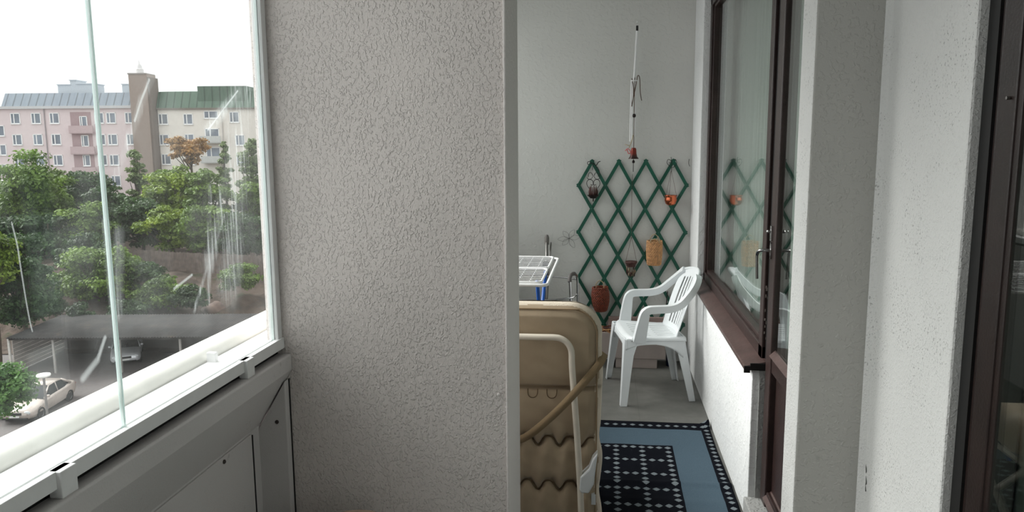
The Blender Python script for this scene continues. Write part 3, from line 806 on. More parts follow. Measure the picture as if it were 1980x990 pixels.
def loops(b, H):
    MB().tube(smoothpath([(-.032, -.048, H-.008), (-.028, -.05, H+.012), (0, -.05, H+.022), (.028, -.05, H+.012), (.032, -.048, H-.008)], 6), .0028, 7).build('front_loop', M_wick_p, b, smooth=True)
basket('wicker_basket', .351, 5.522, .742, .046, .052, .175, M_wick_l, 'honey-coloured narrow wicker basket hung on the trellis above the chair', content=loops)
def crumple(b, H):
    def fn(u, v):
        a = 2*math.pi*u; r = .046*v
        return (r*math.cos(a), r*math.sin(a), H-.012+.012*math.sin(3*a+v*5)*v*(1-v)*3-.01*v)
    MB().grid(fn, 36, 10).build('pale_lining', simple('pale_lining_cloth', (196, 180, 160), .8), b, smooth=True)
    MB().tube(curl(-.018, H-.002, .012, .004, 0, 400, -.02), .0025, 6).build('curled_twig', M_wick_d, b, smooth=True)
basket('wicker_basket', -.030, 5.515, .392, .040, .054, .178, M_wick_d, 'dark red-brown wicker basket with a pale lining, hung low on the trellis at left', rows=19, tilt=-3, bulge=.35, content=crumple)

# shell / bamboo wind chime on strings
sc = empty('shell_mobile', (.186, 5.535, .62)); tag(sc, 'small dark mobile with dangling shell pieces on two cords, hanging in the trellis middle', 'mobile')
MB().lathe([(.036, .142), (.043, .146), (.044, .136), (.034, .120), (.030, .105), (.0, .10), (.0, .13)], n=14).build('coconut_ring', M_rust, sc, smooth=30)
for a in (-.040, .040):
    MB().tube([(a, 0, .142), (0, 0, .325)], .0014, 5).build('cord', M_string, sc)
random.seed(8)
pc = []
for k in range(22):
    a = random.uniform(0, 6.28); r = random.choice([.02, .032, .038]); zl = random.uniform(.02, .10); L_ = random.uniform(.022, .036)
    x, y = r*math.cos(a), r*.7*math.sin(a)
    MB().tube([(x, y, .125), (x, y, zl+L_)], .0006, 4).tube([(x, y, zl+L_), (x+.001, y, zl+L_*.5), (x, y, zl)], [.0025, .0048, .003], 6).build('dangling_piece', random.choice([M_shell, M_shell, M_rust, M_rust]), sc, smooth=True)

# long wind chime on the wall
wc = empty('wind_chime', (.190, 5.50, 1.42)); tag(wc, 'tall wind chime of white tubes and a red bell above the trellis', 'wind chime')
MB().tube([(.012, .095, 1.045), (.012, .03, 1.045), (.012, -.005, 1.050), (.012, -.008, 1.035)], .003, 8).build('hook', M_alu, wc, smooth=True)
MB().tube([(.012, 0, 1.045), (.012, 0, 1.012)], .0015, 6).build('thread', M_alu, wc)
MB().tube([(.012, 0, 1.015), (.012, 0, .975)], .008, 12).build('dark_cap', M_black, wc, smooth=40)
MB().tube([(.012, 0, .980), (-.004, 0, .625)], .0085, 14).build('white_tube', M_alu, wc, smooth=40)
MB().tube([(-.022, .01, .645), (-.026, .01, .215)], .005, 12).build('white_tube', M_alu, wc, smooth=40)
MB().tube([(-.012, -.005, .62), (-.014, -.005, .225)], .005, 12).build('white_tube', M_alu, wc, smooth=40)
MB().tube([(.010, .01, .64), (.006, .01, .25)], .005, 12).build('white_tube', M_alu, wc, smooth=40)
MB().lathe([(0, 0), (.028, .0), (.028, .006), (0, .006)], (0, 0, .635), n=20).build('top_disc', M_alu, wc, smooth=30)
MB().tube([(0, -.012, .66), (0, -.012, .06)], .0022, 6).build('cord', M_string, wc)
MB().tube(smoothpath([(-.020, -.014, .655), (-.005, -.016, .56), (-.018, -.016, .46)], 6), .0028, 6, flat=.5).tube(smoothpath([(-.016, -.016, .48), (.008, -.016, .60), (.020, -.014, .670), (.034, -.014, .655), (.040, -.014, .56), (.050, -.014, .50)], 6), .0028, 6, flat=.5).build('leather_ribbon', M_string, wc, smooth=True)
MB().lathe([(0, -.014), (.009, -.011), (.013, 0), (.009, .011), (0, .014)], (0, -.012, .396), n=16).build('bead', M_iron, wc, smooth=True)
bl = MB().lathe([(.0, .172), (.014, .170), (.019, .160), (.021, .130), (.026, .108), (.036, .096), (.037, .092), (.033, .092), (.022, .108), (.017, .130), (.015, .158), (0, .165)], (0, -.012, 0), n=28).build('bell', None, wc, smooth=40)
t = NT('bell_red_to_dark'); z_ = t.xyz()[2]
t.pbr(t.mix(t.step(t.math('ADD', z_, t.math('MULTIPLY', t.noise(60, 3), .02)), .115, .150), lin((66, 48, 46)), lin((128, 52, 40))), .35, .5); bl.data.materials.append(t.m)
MB().lathe([(0, -.012), (.009, -.008), (.010, .002), (.006, .010), (0, .014)], (0, -.012, .072), n=14).tube([(0, -.012, .062), (-.001, -.012, .0)], .0022, 6, flat=.6).build('clapper', M_iron, bl, smooth=True)
MB().tube(smoothpath([(-.004, -.02, .26), (-.020, -.03, .205), (-.034, -.03, .170)], 5), .0030, 6).tube([(-.062, -.03, .195), (-.028, -.03, .185)], .0024, 6).build('twisted_string', M_wick_p, wc, smooth=True)
MB().tube(smoothpath([(-.060, -.032, .150), (-.040, -.034, .165), (-.022, -.032, .140), (-.036, -.034, .130), (-.048, -.032, .160)], 5), .0032, 6).build('pink_bow', M_pink, wc, smooth=True)
tag(MB().tube([(.187, 5.565, 1.400), (.184, 5.567, 1.20), (.186, 5.535, .955)], .0014, 5).build('thin_cord', M_string), 'thin brown cord running down the trellis from the bell to the shell mobile', 'cord')

# wire flower beside the trellis
wf = empty('wire_flower', (-.272, 5.585, .925)); tag(wf, 'thin wire flower ornament on the wall at the left trellis edge', 'wire ornament')
for k, (a, L_) in enumerate([(185, .085), (130, .07), (60, .075), (10, .08), (300, .08), (225, .07)]):
    ca_, sa_ = math.cos(R(a)), math.sin(R(a)); w_ = .018
    pts = [(0, 0, 0), (ca_*L_*.5-sa_*w_, -.006, sa_*L_*.5+ca_*w_), (ca_*L_, -.008, sa_*L_), (ca_*L_*.5+sa_*w_, -.006, sa_*L_*.5-ca_*w_), (0, 0, 0)]
    MB().tube(smoothpath(pts, 5), .0008, 5).build('petal', M_iron, wf, smooth=True)
MB().lathe([(0, -.004), (.004, 0), (0, .004)], n=8).build('centre', M_iron, wf, smooth=True)

# nail-like wire stub at top right by the reveal
tag(MB().tube(smoothpath([(.590, 5.598, 1.50), (.588, 5.575, 1.505), (.586, 5.57, 1.475), (.594, 5.572, 1.455)], 4), .002, 6).build('wall_hook', M_iron), 'small dark hook on the end wall beside the window corner', 'hook')

# ============================================================ PLANTER with dried things, stick, bottle
pl = empty('planter_box', (.20, 5.415, 0)); tag(pl, 'pale pink rectangular planter box on a low plinth below the trellis', 'planter')
def rbox(x0, x1, y0, y1, z0, z1): return MB().box(x0, x1, y0, y1, z0, z1)
pb = MB()
X0, X1, Y0, Y1 = -.245, .236, -.04, .125
pb.add([(X0, Y0, .072), (X1, Y0, .072), (X1, Y1, .072), (X0, Y1, .072), (X0, Y0, .265), (X1, Y0, .265), (X1, Y1, .265), (X0, Y1, .265),
        (X0+.015, Y0+.015, .265), (X1-.015, Y0+.015, .265), (X1-.015, Y1-.015, .265), (X0+.015, Y1-.015, .265), (X0+.015, Y0+.015, .16), (X1-.015, Y0+.015, .16), (X1-.015, Y1-.015, .16), (X0+.015, Y1-.015, .16)],
       [(0, 1, 5, 4), (1, 2, 6, 5), (2, 3, 7, 6), (3, 0, 4, 7), (3, 2, 1, 0), (4, 5, 9, 8), (5, 6, 10, 9), (6, 7, 11, 10), (7, 4, 8, 11), (8, 9, 13, 12), (9, 10, 14, 13), (10, 11, 15, 14), (11, 8, 12, 15), (12, 13, 14, 15)])
pb.build('box', M_box, pl, bevel=.004)
MB().box(-.120, .178, -.035, .11, 0, .0725).build('plinth', M_box, pl, bevel=.004)
MB().box(-.175, .235, .126, .150, .20, .345).build('back_board', simple('pinkish_board', (164, 142, 136), .8), pl, bevel=.006)
MB().box(X0+.016, X1-.016, Y0+.016, Y1-.016, .16, .235).build('soil', simple('dry_soil', (70, 56, 48), .95, 0, .9, 60, .3), pl)
db = empty('dried_wreath', (.045, 5.42, .238)); tag(db, 'brown dried twig wreath lying in the planter box behind the recliner', 'wreath')
random.seed(3)
for k in range(12):
    ph = random.uniform(0, 6); rr = random.uniform(.055, .085); tz = random.uniform(-.018, .018)
    pts = [((rr+random.uniform(-.008, .008))*math.cos(a+ph), (rr*.55)*math.sin(a+ph)-.0, .035+tz*math.sin(a*2+ph)+.02*math.sin(a)) for a in [i*6.28/11 for i in range(11)]]
    MB().tube(smoothpath(pts, 3), .0035, 6).build('twig', random.choice([M_wick_d, M_rust, M_wick_l]), db, smooth=True)
tag(MB().tube([(.425, 5.47, .17), (.446, 5.45, .56)], .0035, 7).build('plant_stick', M_iron), 'thin dark stick standing up in the planter behind the chair', 'stick')
bo = empty('bottle', (.478, 5.47, 0)); tag(bo, 'dark blue bottle on the floor behind the chair, right of the planter', 'bottle')
MB().lathe([(0, 0), (.028, .0), (.031, .006), (.031, .16), (.026, .185), (.012, .205), (.012, .222), (0, .222)], n=20).build('body', simple('dark_blue_plastic', (16, 34, 70), .3), bo, smooth=40)
MB().lathe([(0, .222), (.014, .222), (.014, .24), (0, .242)], n=16).build('cap', M_black, bo, smooth=40)

# ============================================================ DRYING RACK
dk = empty('drying_rack', (-.70, 4.22, 0)); tag(dk, 'white wire drying rack on blue legs, standing behind the recliner', 'drying rack')
def rr(x0, x1, y0, y1, z, r, r_t, n=5):
    pts = []
    for cx, cy, a in ((x1-r, y1-r, 0), (x0+r, y1-r, 90), (x0+r, y0+r, 180), (x1-r, y0+r, 270)):
        pts += [(cx+r*math.cos(R(a+90*i/n)), cy+r*math.sin(R(a+90*i/n)), z) for i in range(n+1)]
    return MB().tube(pts, r_t, 8, closed=True)
ZR = .905
rr(-.42, .405, -.47, .46, ZR, .035, .009).build('outer_frame', M_alu, dk, smooth=True)
for (a, b) in ((-.455, -.025), (.0, .445)):
    pf = rr(-.40, .375, a, b, ZR+.012, .03, .0065).build('panel_frame', M_alu, dk, smooth=True)
    wires = MB()
    for i in range(1, 8): wires.tube([(-.40, a+(b-a)*i/8, ZR+.014), (.375, a+(b-a)*i/8, ZR+.014)], .0022, 5)
    for i in range(12): wires.tube([(-.37+.062*i, a, ZR+.010), (-.37+.062*i, b, ZR+.010)], .0022, 5)
    wires.build('wires', M_alu, pf)
MB().box(.325, .36, .22, .27, ZR-.012, ZR+.012).build('hinge_block', M_black, dk, bevel=.003)
for s in (-1, 1):
    MB().tube([(.34*s, -.30, ZR-.008), (.34*s, .34, .028)], .0105, 10).build('leg', M_navy_b, dk, smooth=True)
    MB().tube([(.36*s, .02, ZR-.008), (.30*s, -.36, .028)], .0105, 10).build('leg', M_navy_b, dk, smooth=True)

# ============================================================ WALKING FRAME (chrome)
wk = empty('walking_frame', (-.50, 5.18, 0)); tag(wk, 'chrome walking frame with a grey hand grip between drying rack and end wall', 'walking frame')
for s in (-1, 1):
    MB().tube(smoothpath([(s*.265, -.02, .012), (s*.262, 0, .45), (s*.255, .0, .66), (s*.252, .01, .690), (s*.262, .06, .715), (s*.285, .14, .70), (s*.300, .19, .63), (s*.300, .20, .30), (s*.300, .20, .012)], 6), .0095, 10).build('side_tube', M_chrome, wk, smooth=True)
    MB().tube(smoothpath([(s*.253, -.005, .668), (s*.252, .008, .692), (s*.262, .05, .713), (s*.280, .11, .708)], 5), .014, 10).build('hand_grip', simple('grey_rubber_grip', (92, 88, 86), .7), wk, smooth=True)
MB().tube(smoothpath([(.253, 0, .548), (.24, -.02, .555), (.1, -.05, .545), (-.1, -.05, .545), (-.24, -.02, .555), (-.253, 0, .548)], 6), .0065, 8).tube(smoothpath([(.253, .0, .528), (.1, -.05, .52), (-.1, -.05, .52), (-.253, .0, .528)], 6), .0045, 8).build('front_bar', M_chrome, wk, smooth=True)
MB().tube(smoothpath([(.29, .19, .655), (.1, .23, .665), (-.1, .23, .665), (-.29, .19, .655)], 6), .005, 8).build('rear_bar', M_chrome, wk, smooth=True)
MB().tube(smoothpath([(.253, -.01, .555), (.285, -.02, .565), (.305, -.025, .588)], 4), .0035, 7).build('release_lever', M_chrome, wk, smooth=True)
rod = empty('crutch', (-.435, 5.50, 0)); tag(rod, 'grey metal crutch leaning against the end wall behind the drying rack', 'crutch')
MB().tube([(0, -.05, .02), (0, .02, .90)], .011, 10).tube([(.0, -.03, .40), (.03, .045, .90)], .006, 8).build('pole', M_steel, rod, smooth=True)
MB().lathe([(0, .96), (.012, .955), (.018, .935), (.017, .885), (0, .88)], (0, .03, 0), n=16).build('end_cap', simple('grey_cap', (120, 116, 112), .5), rod, smooth=40)

# ============================================================ POT at the bottom edge
pz = .475
po = empty('tall_planter', (-.745, 2.03, 0)); tag(po, 'round beige pot rim just showing at the bottom edge in front of the partition', 'pot')
MB().lathe([(0, 0), (.085, 0), (.09, .01), (.118, pz-.04), (.125, pz-.03), (.127, pz-.006), (.123, pz), (.113, pz-.002), (.110, pz-.03), (.106, pz-.12), (0, pz-.12)], n=48).build('pot', simple('beige_terracotta', (176, 150, 134), .8, 0, .2, 50), po, smooth=35)
MB().lathe([(0, pz-.10), (.104, pz-.105), (.104, pz-.115), (0, pz-.115)], n=32).build('soil', simple('dark_soil', (74, 60, 54), .95, 0, .8, 60), po)

# ============================================================ OUTSIDE
CY, SY = math.cos(YAW), math.sin(YAW)
def E(u, d, z=0.): return Vector((u*CY-d*SY, u*SY+d*CY, z))      # street frame, turned against the balcony
GZ = -11.9
def ext(name, u, d, z, rz=0.0): return empty(name, E(u, d, z), YAW+rz)

def mat_ground():
    t = NT('worn_asphalt')
    c = t.ramp(t.noise(.35, 6, None, .6), [(.3, lin((84, 79, 79))), (.7, lin((106, 101, 100)))])
    lv = t.math('MULTIPLY', t.step(t.noise(2.2, 6, None, .7), .55, .72), .7)
    c = t.mix(lv, c, lin((92, 76, 66)))
    t.pbr(c, .85, 0, t.bump(t.noise(6, 6), .4, .05)); return t.m
def mat_hill():
    t = NT('rocky_leaf_litter_slope')
    c = t.ramp(t.noise(.55, 8, None, .65), [(.30, lin((40, 36, 30))), (.45, lin((74, 60, 50))), (.56, lin((92, 76, 66))), (.66, lin((56, 64, 36))), (.78, lin((112, 100, 90)))])
    t.pbr(c, .95, 0, t.bump(t.noise(1.6, 8, None, .7), 1., .4)); return t.m
def quadE(u0, u1, d0, d1, z, nu=1, nd=1):
    return MB().grid(lambda a, b: E(u0+(u1-u0)*a, d0+(d1-d0)*b, z), nu, nd)
struct('ground', MB().grid(lambda a, b: E(-110+200*a, 6+100*b, GZ), 10, 10), mat_ground())
random.seed(11)
def hillz(u, d):
    f = max(0, min(1, (d-49.5)/10.5)); f = f*f*(3-2*f)
    z = GZ+.05+(3.3+.6*math.sin(u*.13+1))*f+.35*math.sin(u*.7+d*.5)*math.sin(d*.9+u*.23)*min(1, max(0, d-50)/3)+.2*math.sin(u*2.1)*math.sin(d*1.7)*min(1, max(0, d-50)/3)
    return z+max(0, d-60)*.012
struct('hillside', MB().grid(lambda a, b: E(-100+140*a, 49+(130-49)*b*b, hillz(-100+140*a, 49+(130-49)*b*b)), 260, 120), mat_hill(), smooth=True)

# --- leaves
def mat_leaf(name, dark, light, accent=None, sc=.5):
    t = NT(name)
    f = t.math('ADD', t.math('MULTIPLY', t.noise(sc, 3), .6), t.math('MULTIPLY', t.noise(9, 2), .4))
    st = [(.36, lin(dark)), (.62, lin(light))]
    if accent: st.append((.72, lin(accent)))
    c = t.ramp(f, st)
    d = t.n('ShaderNodeBsdfPrincipled'); t.put(d.inputs['Base Color'], c); d.inputs['Roughness'].default_value = .55
    tl = t.n('ShaderNodeBsdfTranslucent'); t.put(tl.inputs[0], c)
    m = t.n('ShaderNodeMixShader'); m.inputs[0].default_value = .3; t.put(m.inputs[1], d.outputs[0]); t.put(m.inputs[2], tl.outputs[0])
    return t.surf(m.outputs[0])
L_mid = mat_leaf('mid_green_leaves', (40, 66, 20), (116, 146, 48), (158, 176, 70))
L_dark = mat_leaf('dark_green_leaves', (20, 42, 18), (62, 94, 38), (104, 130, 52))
L_lite = mat_leaf('pale_green_leaves', (70, 92, 50), (132, 150, 96), (166, 178, 126))
L_yel = mat_leaf('yellow_green_leaves', (54, 84, 18), (140, 162, 44), (192, 194, 62))
L_aut = mat_leaf('orange_brown_leaves', (128, 104, 62), (184, 140, 84), (140, 146, 84), .8)
M_bark = simple('bark', (74, 64, 54), .9, 0, .8, 8)
def leaves(rng, cl, n, size, flat=.55):
    """cl: list of (centre, radius). returns verts/faces of n diamond leaves lying on the outsides of the clumps"""
    C = np.array([c for c, r in cl]); RR = np.array([r for c, r in cl])
    w_ = RR**2; k = rng.choice(len(cl), n, p=w_/w_.sum())
    v = rng.normal(size=(n, 3)); v /= np.linalg.norm(v, axis=1)[:, None]; v[:, 2] = np.abs(v[:, 2])*np.where(rng.random(n) < .8, 1, -1)
    rad = RR[k]*(.35+.85*rng.random(n))
    P = C[k]+v*rad[:, None]*np.array([1, 1, flat])
    nr = v+rng.normal(size=(n, 3))*.7+np.array([0, 0, .5]); nr /= np.linalg.norm(nr, axis=1)[:, None]
    a = np.cross(nr, rng.normal(size=(n, 3))); a /= np.linalg.norm(a, axis=1)[:, None]; b = np.cross(nr, a)
    s = size*(.6+.8*rng.random(n))[:, None]
    q = np.stack([P-a*s, P+b*s*.6+nr*s*.12, P+a*s, P-b*s*.6+nr*s*.12], 1).reshape(-1, 3)
    me = bpy.data.meshes.new('foliage')
    me.vertices.add(4*n); me.vertices.foreach_set('co', q.astype(np.float32).ravel())
    me.loops.add(4*n); me.loops.foreach_set('vertex_index', np.arange(4*n, dtype=np.int32))
    me.polygons.add(n); me.polygons.foreach_set('loop_start', np.arange(0, 4*n, 4, dtype=np.int32)); me.polygons.foreach_set('loop_total', np.full(n, 4, dtype=np.int32))
    me.update(); me.validate(); return me
def tree(name, label, u, d, top, ru, hc, mat, n=9000, size=.17, seed=0, base=None, rd=None, dens=40, cr=.27, group=None, cat='tree', trunk=True, shape='round'):
    """crown of half-width ru and height hc whose top is at world height 'top'"""
    rng = np.random.default_rng(seed); base = hillz(u, d) if base is None else base
    rt = ext(name, u, d, base); tag(rt, label, cat, group or ('bushes and shrubs on the slope' if cat != 'tree' else 'trees across the yard'))
    rd = rd or ru*.8; cz = top-hc/2-base
    cl = []
    for i in range(dens):
        v = rng.normal(size=3); v /= np.linalg.norm(v); q = rng.random()**.4
        p = np.array([v[0]*ru*q*.82, v[1]*rd*q*.82, v[2]*hc/2*q*.88])
        if shape == 'cone': p = p*np.array([1.05, 1.05, 1.12]); p[:2] *= 1-.6*(p[2]/hc+.5)
        cl.append((p+np.array([0, 0, cz]), min(ru, hc)*cr*(.6+.7*rng.random())*(1.0 if shape != 'cone' else 1.0)))
    me = leaves(rng, cl, n, size)
    obj('foliage', me, mat, rt)
    if trunk:
        mb = MB(); h0 = max(.3, cz-hc*.30)
        mb.tube(smoothpath([(0, 0, -.2), (.08*ru, 0, h0*.5), (0, 0, h0), (0.05*ru, 0, cz+hc*.2)], 4), [.20-.012*i for i in range(13)], 7)
        for (c, r) in cl[::2]:
            s0 = Vector((0, 0, h0*(.75+.3*rng.random()))); mb.tube(smoothpath([s0, (s0+Vector(c))*.5+Vector((0, 0, -.2)), Vector(c)], 3), [.085, .075, .065, .055, .045, .035, .022], 5)
        mb.build('trunk', M_bark, rt, smooth=True)
    return rt
G = 'trees along the slope'
tree('maple_tree', 'broad green tree in front of the pink building, left of the pane joint', -44.6, 71, 1.5, 4.4, 8.2, L_mid, 14000, .17, 1, dens=60)
tree('maple_tree', 'lower green tree at the far left in front of the pink building', -49.5, 74, -1.2, 3.6, 6.4, L_mid, 9000, .17, 2)
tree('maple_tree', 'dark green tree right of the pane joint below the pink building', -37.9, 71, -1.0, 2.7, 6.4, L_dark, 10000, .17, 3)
tree('birch_tree', 'slim pale tree standing before the foot of the brown chimney tower', -40.6, 82, 1.9, 1.6, 7.5, L_lite, 5200, .15, 4, dens=48, shape='cone')
tree('maple_tree', 'large yellow-green tree at the middle of the window view', -33.2, 74, 1.0, 3.5, 8.6, L_yel, 13000, .17, 5, dens=56)
tree('maple_tree', 'bushy green tree between the large yellow-green tree and the window frame', -29.2, 72, .2, 2.9, 7.6, L_mid, 11000, .17, 6, dens=50)
tree('rowan_tree', 'orange-brown autumn tree in front of the cream building', -37.2, 88, 3.4, 2.9, 3.6, L_aut, 5200, .15, 7, dens=22)
tree('birch_tree', 'tall pale-green tree beside the window frame', -27.2, 79, 3.2, 1.9, 8.8, L_lite, 7000, .15, 8, dens=60, shape='cone')
tree('birch_tree', 'thin pale tree just left of the tallest tree by the window frame', -30.3, 80, 2.9, 1.2, 7.0, L_lite, 3600, .15, 21, dens=40, shape='cone')
tree('maple_tree', 'green tree half cut by the white window frame', -24.6, 72, -.8, 2.6, 6.4, L_mid, 9000, .17, 9)
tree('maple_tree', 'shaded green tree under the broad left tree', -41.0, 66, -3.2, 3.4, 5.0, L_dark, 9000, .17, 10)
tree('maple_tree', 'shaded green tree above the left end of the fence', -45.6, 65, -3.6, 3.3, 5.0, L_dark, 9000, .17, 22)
tree('elm_tree', 'near dark green tree at the left picture edge with yellow-green tips', -31.6, 47.5, -3.0, 2.7, 7.2, L_dark, 16000, .13, 11, dens=60)
tree('elm_tree', 'yellow-tipped bush crown at the left picture edge', -31.3, 44.4, -3.0, 2.2, 3.6, L_yel, 11000, .12, 12, base=GZ+.0, dens=40)
tree('elm_tree', 'green shrubby tree right of the near dark tree', -31.2, 56, -5.2, 3.3, 4.6, L_mid, 11000, .14, 13, dens=50)
tree('elm_tree', 'dark shrubby tree left of the pane joint at fence height', -35.5, 62, -5.4, 2.9, 4.0, L_dark, 9000, .14, 14)
tree('shrub', 'green shrub on the slope below the fence', -29.0, 57.5, -7.0, 2.4, 2.2, L_dark, 7000, .11, 15, trunk=False, cat='shrub', rd=1.5)
tree('shrub', 'rounded green bush on the rocky slope above the carport', -26.0, 55, -7.6, 2.5, 2.6, L_mid, 8000, .11, 16, trunk=False, cat='shrub', rd=1.6)
tree('shrub', 'low dark bush at the carport roof edge right of the pane joint', -27.6, 52.6, -8.9, 1.6, 1.5, L_dark, 5000, .10, 17, trunk=False, cat='shrub', rd=1.)
tree('shrub', 'small green bush on the slope left of the pane joint', -31.8, 55, -7.9, 1.5, 1.5, L_mid, 4000, .10, 18, trunk=False, cat='shrub', rd=1.)
tree('shrub', 'small dark bush above the carport beside the near tree', -29.9, 50.8, -8.6, 1.2, 1.8, L_dark, 4200, .10, 19, trunk=False, cat='shrub', rd=.8)
tree('shrub', 'dense green bush beside the parked silver car', -23.3, 32.6, -8.0, 1.75, 2.3, mat_leaf('fresh_bush_leaves', (40, 78, 30), (104, 146, 66), (150, 182, 96), 1.2), 9000, .10, 20, base=GZ, dens=44, cr=.34, cat='bush', trunk=False)

for k, (u, d, top, ru, hc, m_, lab) in enumerate([
    (-48.5, 68, -3.4, 3.0, 4.6, L_mid, 'green tree low at the left edge behind the near dark tree'),
    (-38.2, 67.5, -3.0, 3.0, 5.0, L_mid, 'green tree just left of the pane joint above the fence'),
    (-34.5, 69.5, -2.6, 3.0, 5.0, L_dark, 'dark tree under the large yellow-green tree, right of the pane joint'),
    (-30.8, 67.5, -3.2, 2.8, 4.4, L_yel, 'yellow-green low tree behind the middle of the fence'),
    (-27.4, 67, -3.0, 2.8, 4.8, L_mid, 'green low tree behind the fence under the bushy green tree'),
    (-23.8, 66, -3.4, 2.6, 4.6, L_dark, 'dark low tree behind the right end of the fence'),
    (-20.8, 68, -2.4, 2.4, 5.6, L_mid, 'green tree mostly hidden by the partition and window frame'),
    (-42.4, 76, -.2, 2.8, 5.6, L_dark, 'dark tree behind the broad left tree, near the pane joint'),
    (-35.6, 79, .2, 2.2, 6.4, L_mid, 'green tree between chimney foot and orange autumn tree'),
    (-47.2, 78, .0, 2.6, 5.6, L_lite, 'pale green tree behind the broad left tree')]):
    tree('maple_tree', lab, u, d, top, ru, hc, m_, 11000, .15, 60+k, dens=48)
for k, (u, d, top, ru, hc, m_, lab) in enumerate([
    (-33.9, 57.0, -7.2, 2.2, 2.4, L_mid, 'spreading green shrub on the slope below the left end of the fence'),
    (-30.9, 59.0, -6.8, 1.9, 1.8, L_yel, 'yellowish shrub in front of the fence right of the pane joint'),
    (-23.3, 53.5, -8.2, 1.5, 1.6, L_dark, 'small dark shrub on the slope near the window frame'),
    (-33.4, 53.0, -8.4, 1.5, 1.8, L_dark, 'dark shrub on the slope right beside the near dark tree'),
    (-20.9, 56.5, -6.9, 1.8, 2.2, L_mid, 'green shrub on the slope by the white window frame')]):
    tree('shrub', lab, u, d, top, ru, hc, m_, 7000, .10, 90+k, trunk=False, cat='shrub', rd=1.2, dens=34)
# --- rocks on the slope
for k, (u, d, s, lab) in enumerate([(-32.6, 54, .8, 'reddish boulder on the slope left of the pane joint'), (-22.4, 55.5, .9, 'pinkish boulder on the slope under the smeared glass'), (-30.3, 52.5, .45, 'small pale rock above the carport roof')]):
    rng = np.random.default_rng(50+k); bm = bmesh.new(); bmesh.ops.create_icosphere(bm, subdivisions=3, radius=s)
    for v in bm.verts:
        q = v.co.normalized(); v.co *= 1+.16*math.sin(q.x*5+k)+.13*math.sin(q.y*7+1)+.10*math.sin(q.z*6+q.x*4)
        v.co.z *= .6
    me = bpy.data.meshes.new('boulder'); bm.to_mesh(me); bm.free()
    o = obj('boulder', me, simple('pinkish_granite', (112, 94, 86), .9, 0, .8, 4, .25, 2), None, 60); o.location = E(u, d, hillz(u, d)); tag(o, lab, 'rock', 'boulders on the slope')

# --- wooden fence on the slope
fe = ext('board_fence', -36, 66, 0); tag(fe, 'weathered grey-brown vertical board fence along the top of the slope', 'fence')
mb = MB(); rails = MB(); random.seed(4)
seq = [(-44.5, 70.5), (-36.1, 66), (-25.8, 62), (-18.0, 59.6)]
for (u0, d0), (u1, d1) in zip(seq, seq[1:]):
    L_ = math.hypot(u1-u0, d1-d0); N = int(L_/.16)
    for i in range(N):
        a = (i+.5)/N; u = u0+(u1-u0)*a-(-36); d = d0+(d1-d0)*a-66
        zb = -8.55 + .0*u; h = 1.62+random.uniform(-.04, .04)
        an = math.atan2(d1-d0, u1-u0)
        mb.box(-.066, .066, -.012, .012, zb, zb+h, Matrix.Translation((u, d, 0)) @ Matrix.Rotation(an, 4, 'Z'))
    for z in (-8.2, -7.3):
        rails.tube([(u0+36, d0-66+.05, z), (u1+36, d1-66+.05, z)], .05, 4)
mb.build('boards', simple('weathered_boards', (104, 92, 86), .9, 0, .5, 6, .25, 3), fe)
rails.build('rails', simple('fence_rail', (84, 74, 68), .9), fe)

# --- carport
cpu = ext('carport', -24, 47, GZ); tag(cpu, 'long low carport with a dark corrugated roof above the parking yard', 'carport')
D0, D1 = -2.6, 3.2; zf, zb = 2.28, 2.42
vs = []; fs = []; NU = 900; U0_, U1_ = -6.7, 12.0
for j in range(2):
    for i in range(NU+1):
        u = U0_+(U1_-U0_)*i/NU
        vs.append((u, D0 if j == 0 else D1, (zf if j == 0 else zb)+.028*math.sin(2*math.pi*u/.177)))
for i in range(NU): fs.append((i, i+1, NU+2+i, NU+1+i))
def mat_roof():
    t = NT('corrugated_roof_sheet')
    c = t.ramp(t.noise(1.1, 6, None, .65), [(.35, lin((50, 49, 49))), (.6, lin((66, 63, 62))), (.75, lin((88, 76, 64)))])
    t.pbr(c, .8, 0, t.bump(t.noise(8, 4), .3, .03)); return t.m
MB().add(vs, fs).build('roof', mat_roof(), cpu, smooth=True, solid=.012)
MB().box(U0_, U1_, D0+.25, D0+.40, 2.10, 2.24).box(U0_, U1_, D1-.3, D1-.15, 2.2, 2.36).build('beam', simple('dark_timber', (58, 52, 50), .8), cpu)
MB().box(U0_, U1_, D1-.05, D1+.05, 0, 2.35).build('rear_wall', simple('dark_rear_wall', (74, 68, 66), .9), cpu)
gw = MB()
for k in range(9): gw.box(U0_, U0_+.06, D0+.5, D1-.1, .05+.245*k, .05+.245*k+.225)
gw.build('side_boarding', simple('pale_boarding', (186, 178, 172), .8), cpu)
for u in (U0_-.05, -4.05, .0, 3.7, 7.6, 11.6):
    MB().box(u-.06, u+.06, D0+.27, D0+.39, 0, 2.2).build('post', simple('pale_post', (150, 146, 142), .7) if u > U0_ else simple('white_post', (220, 216, 210), .7), cpu)

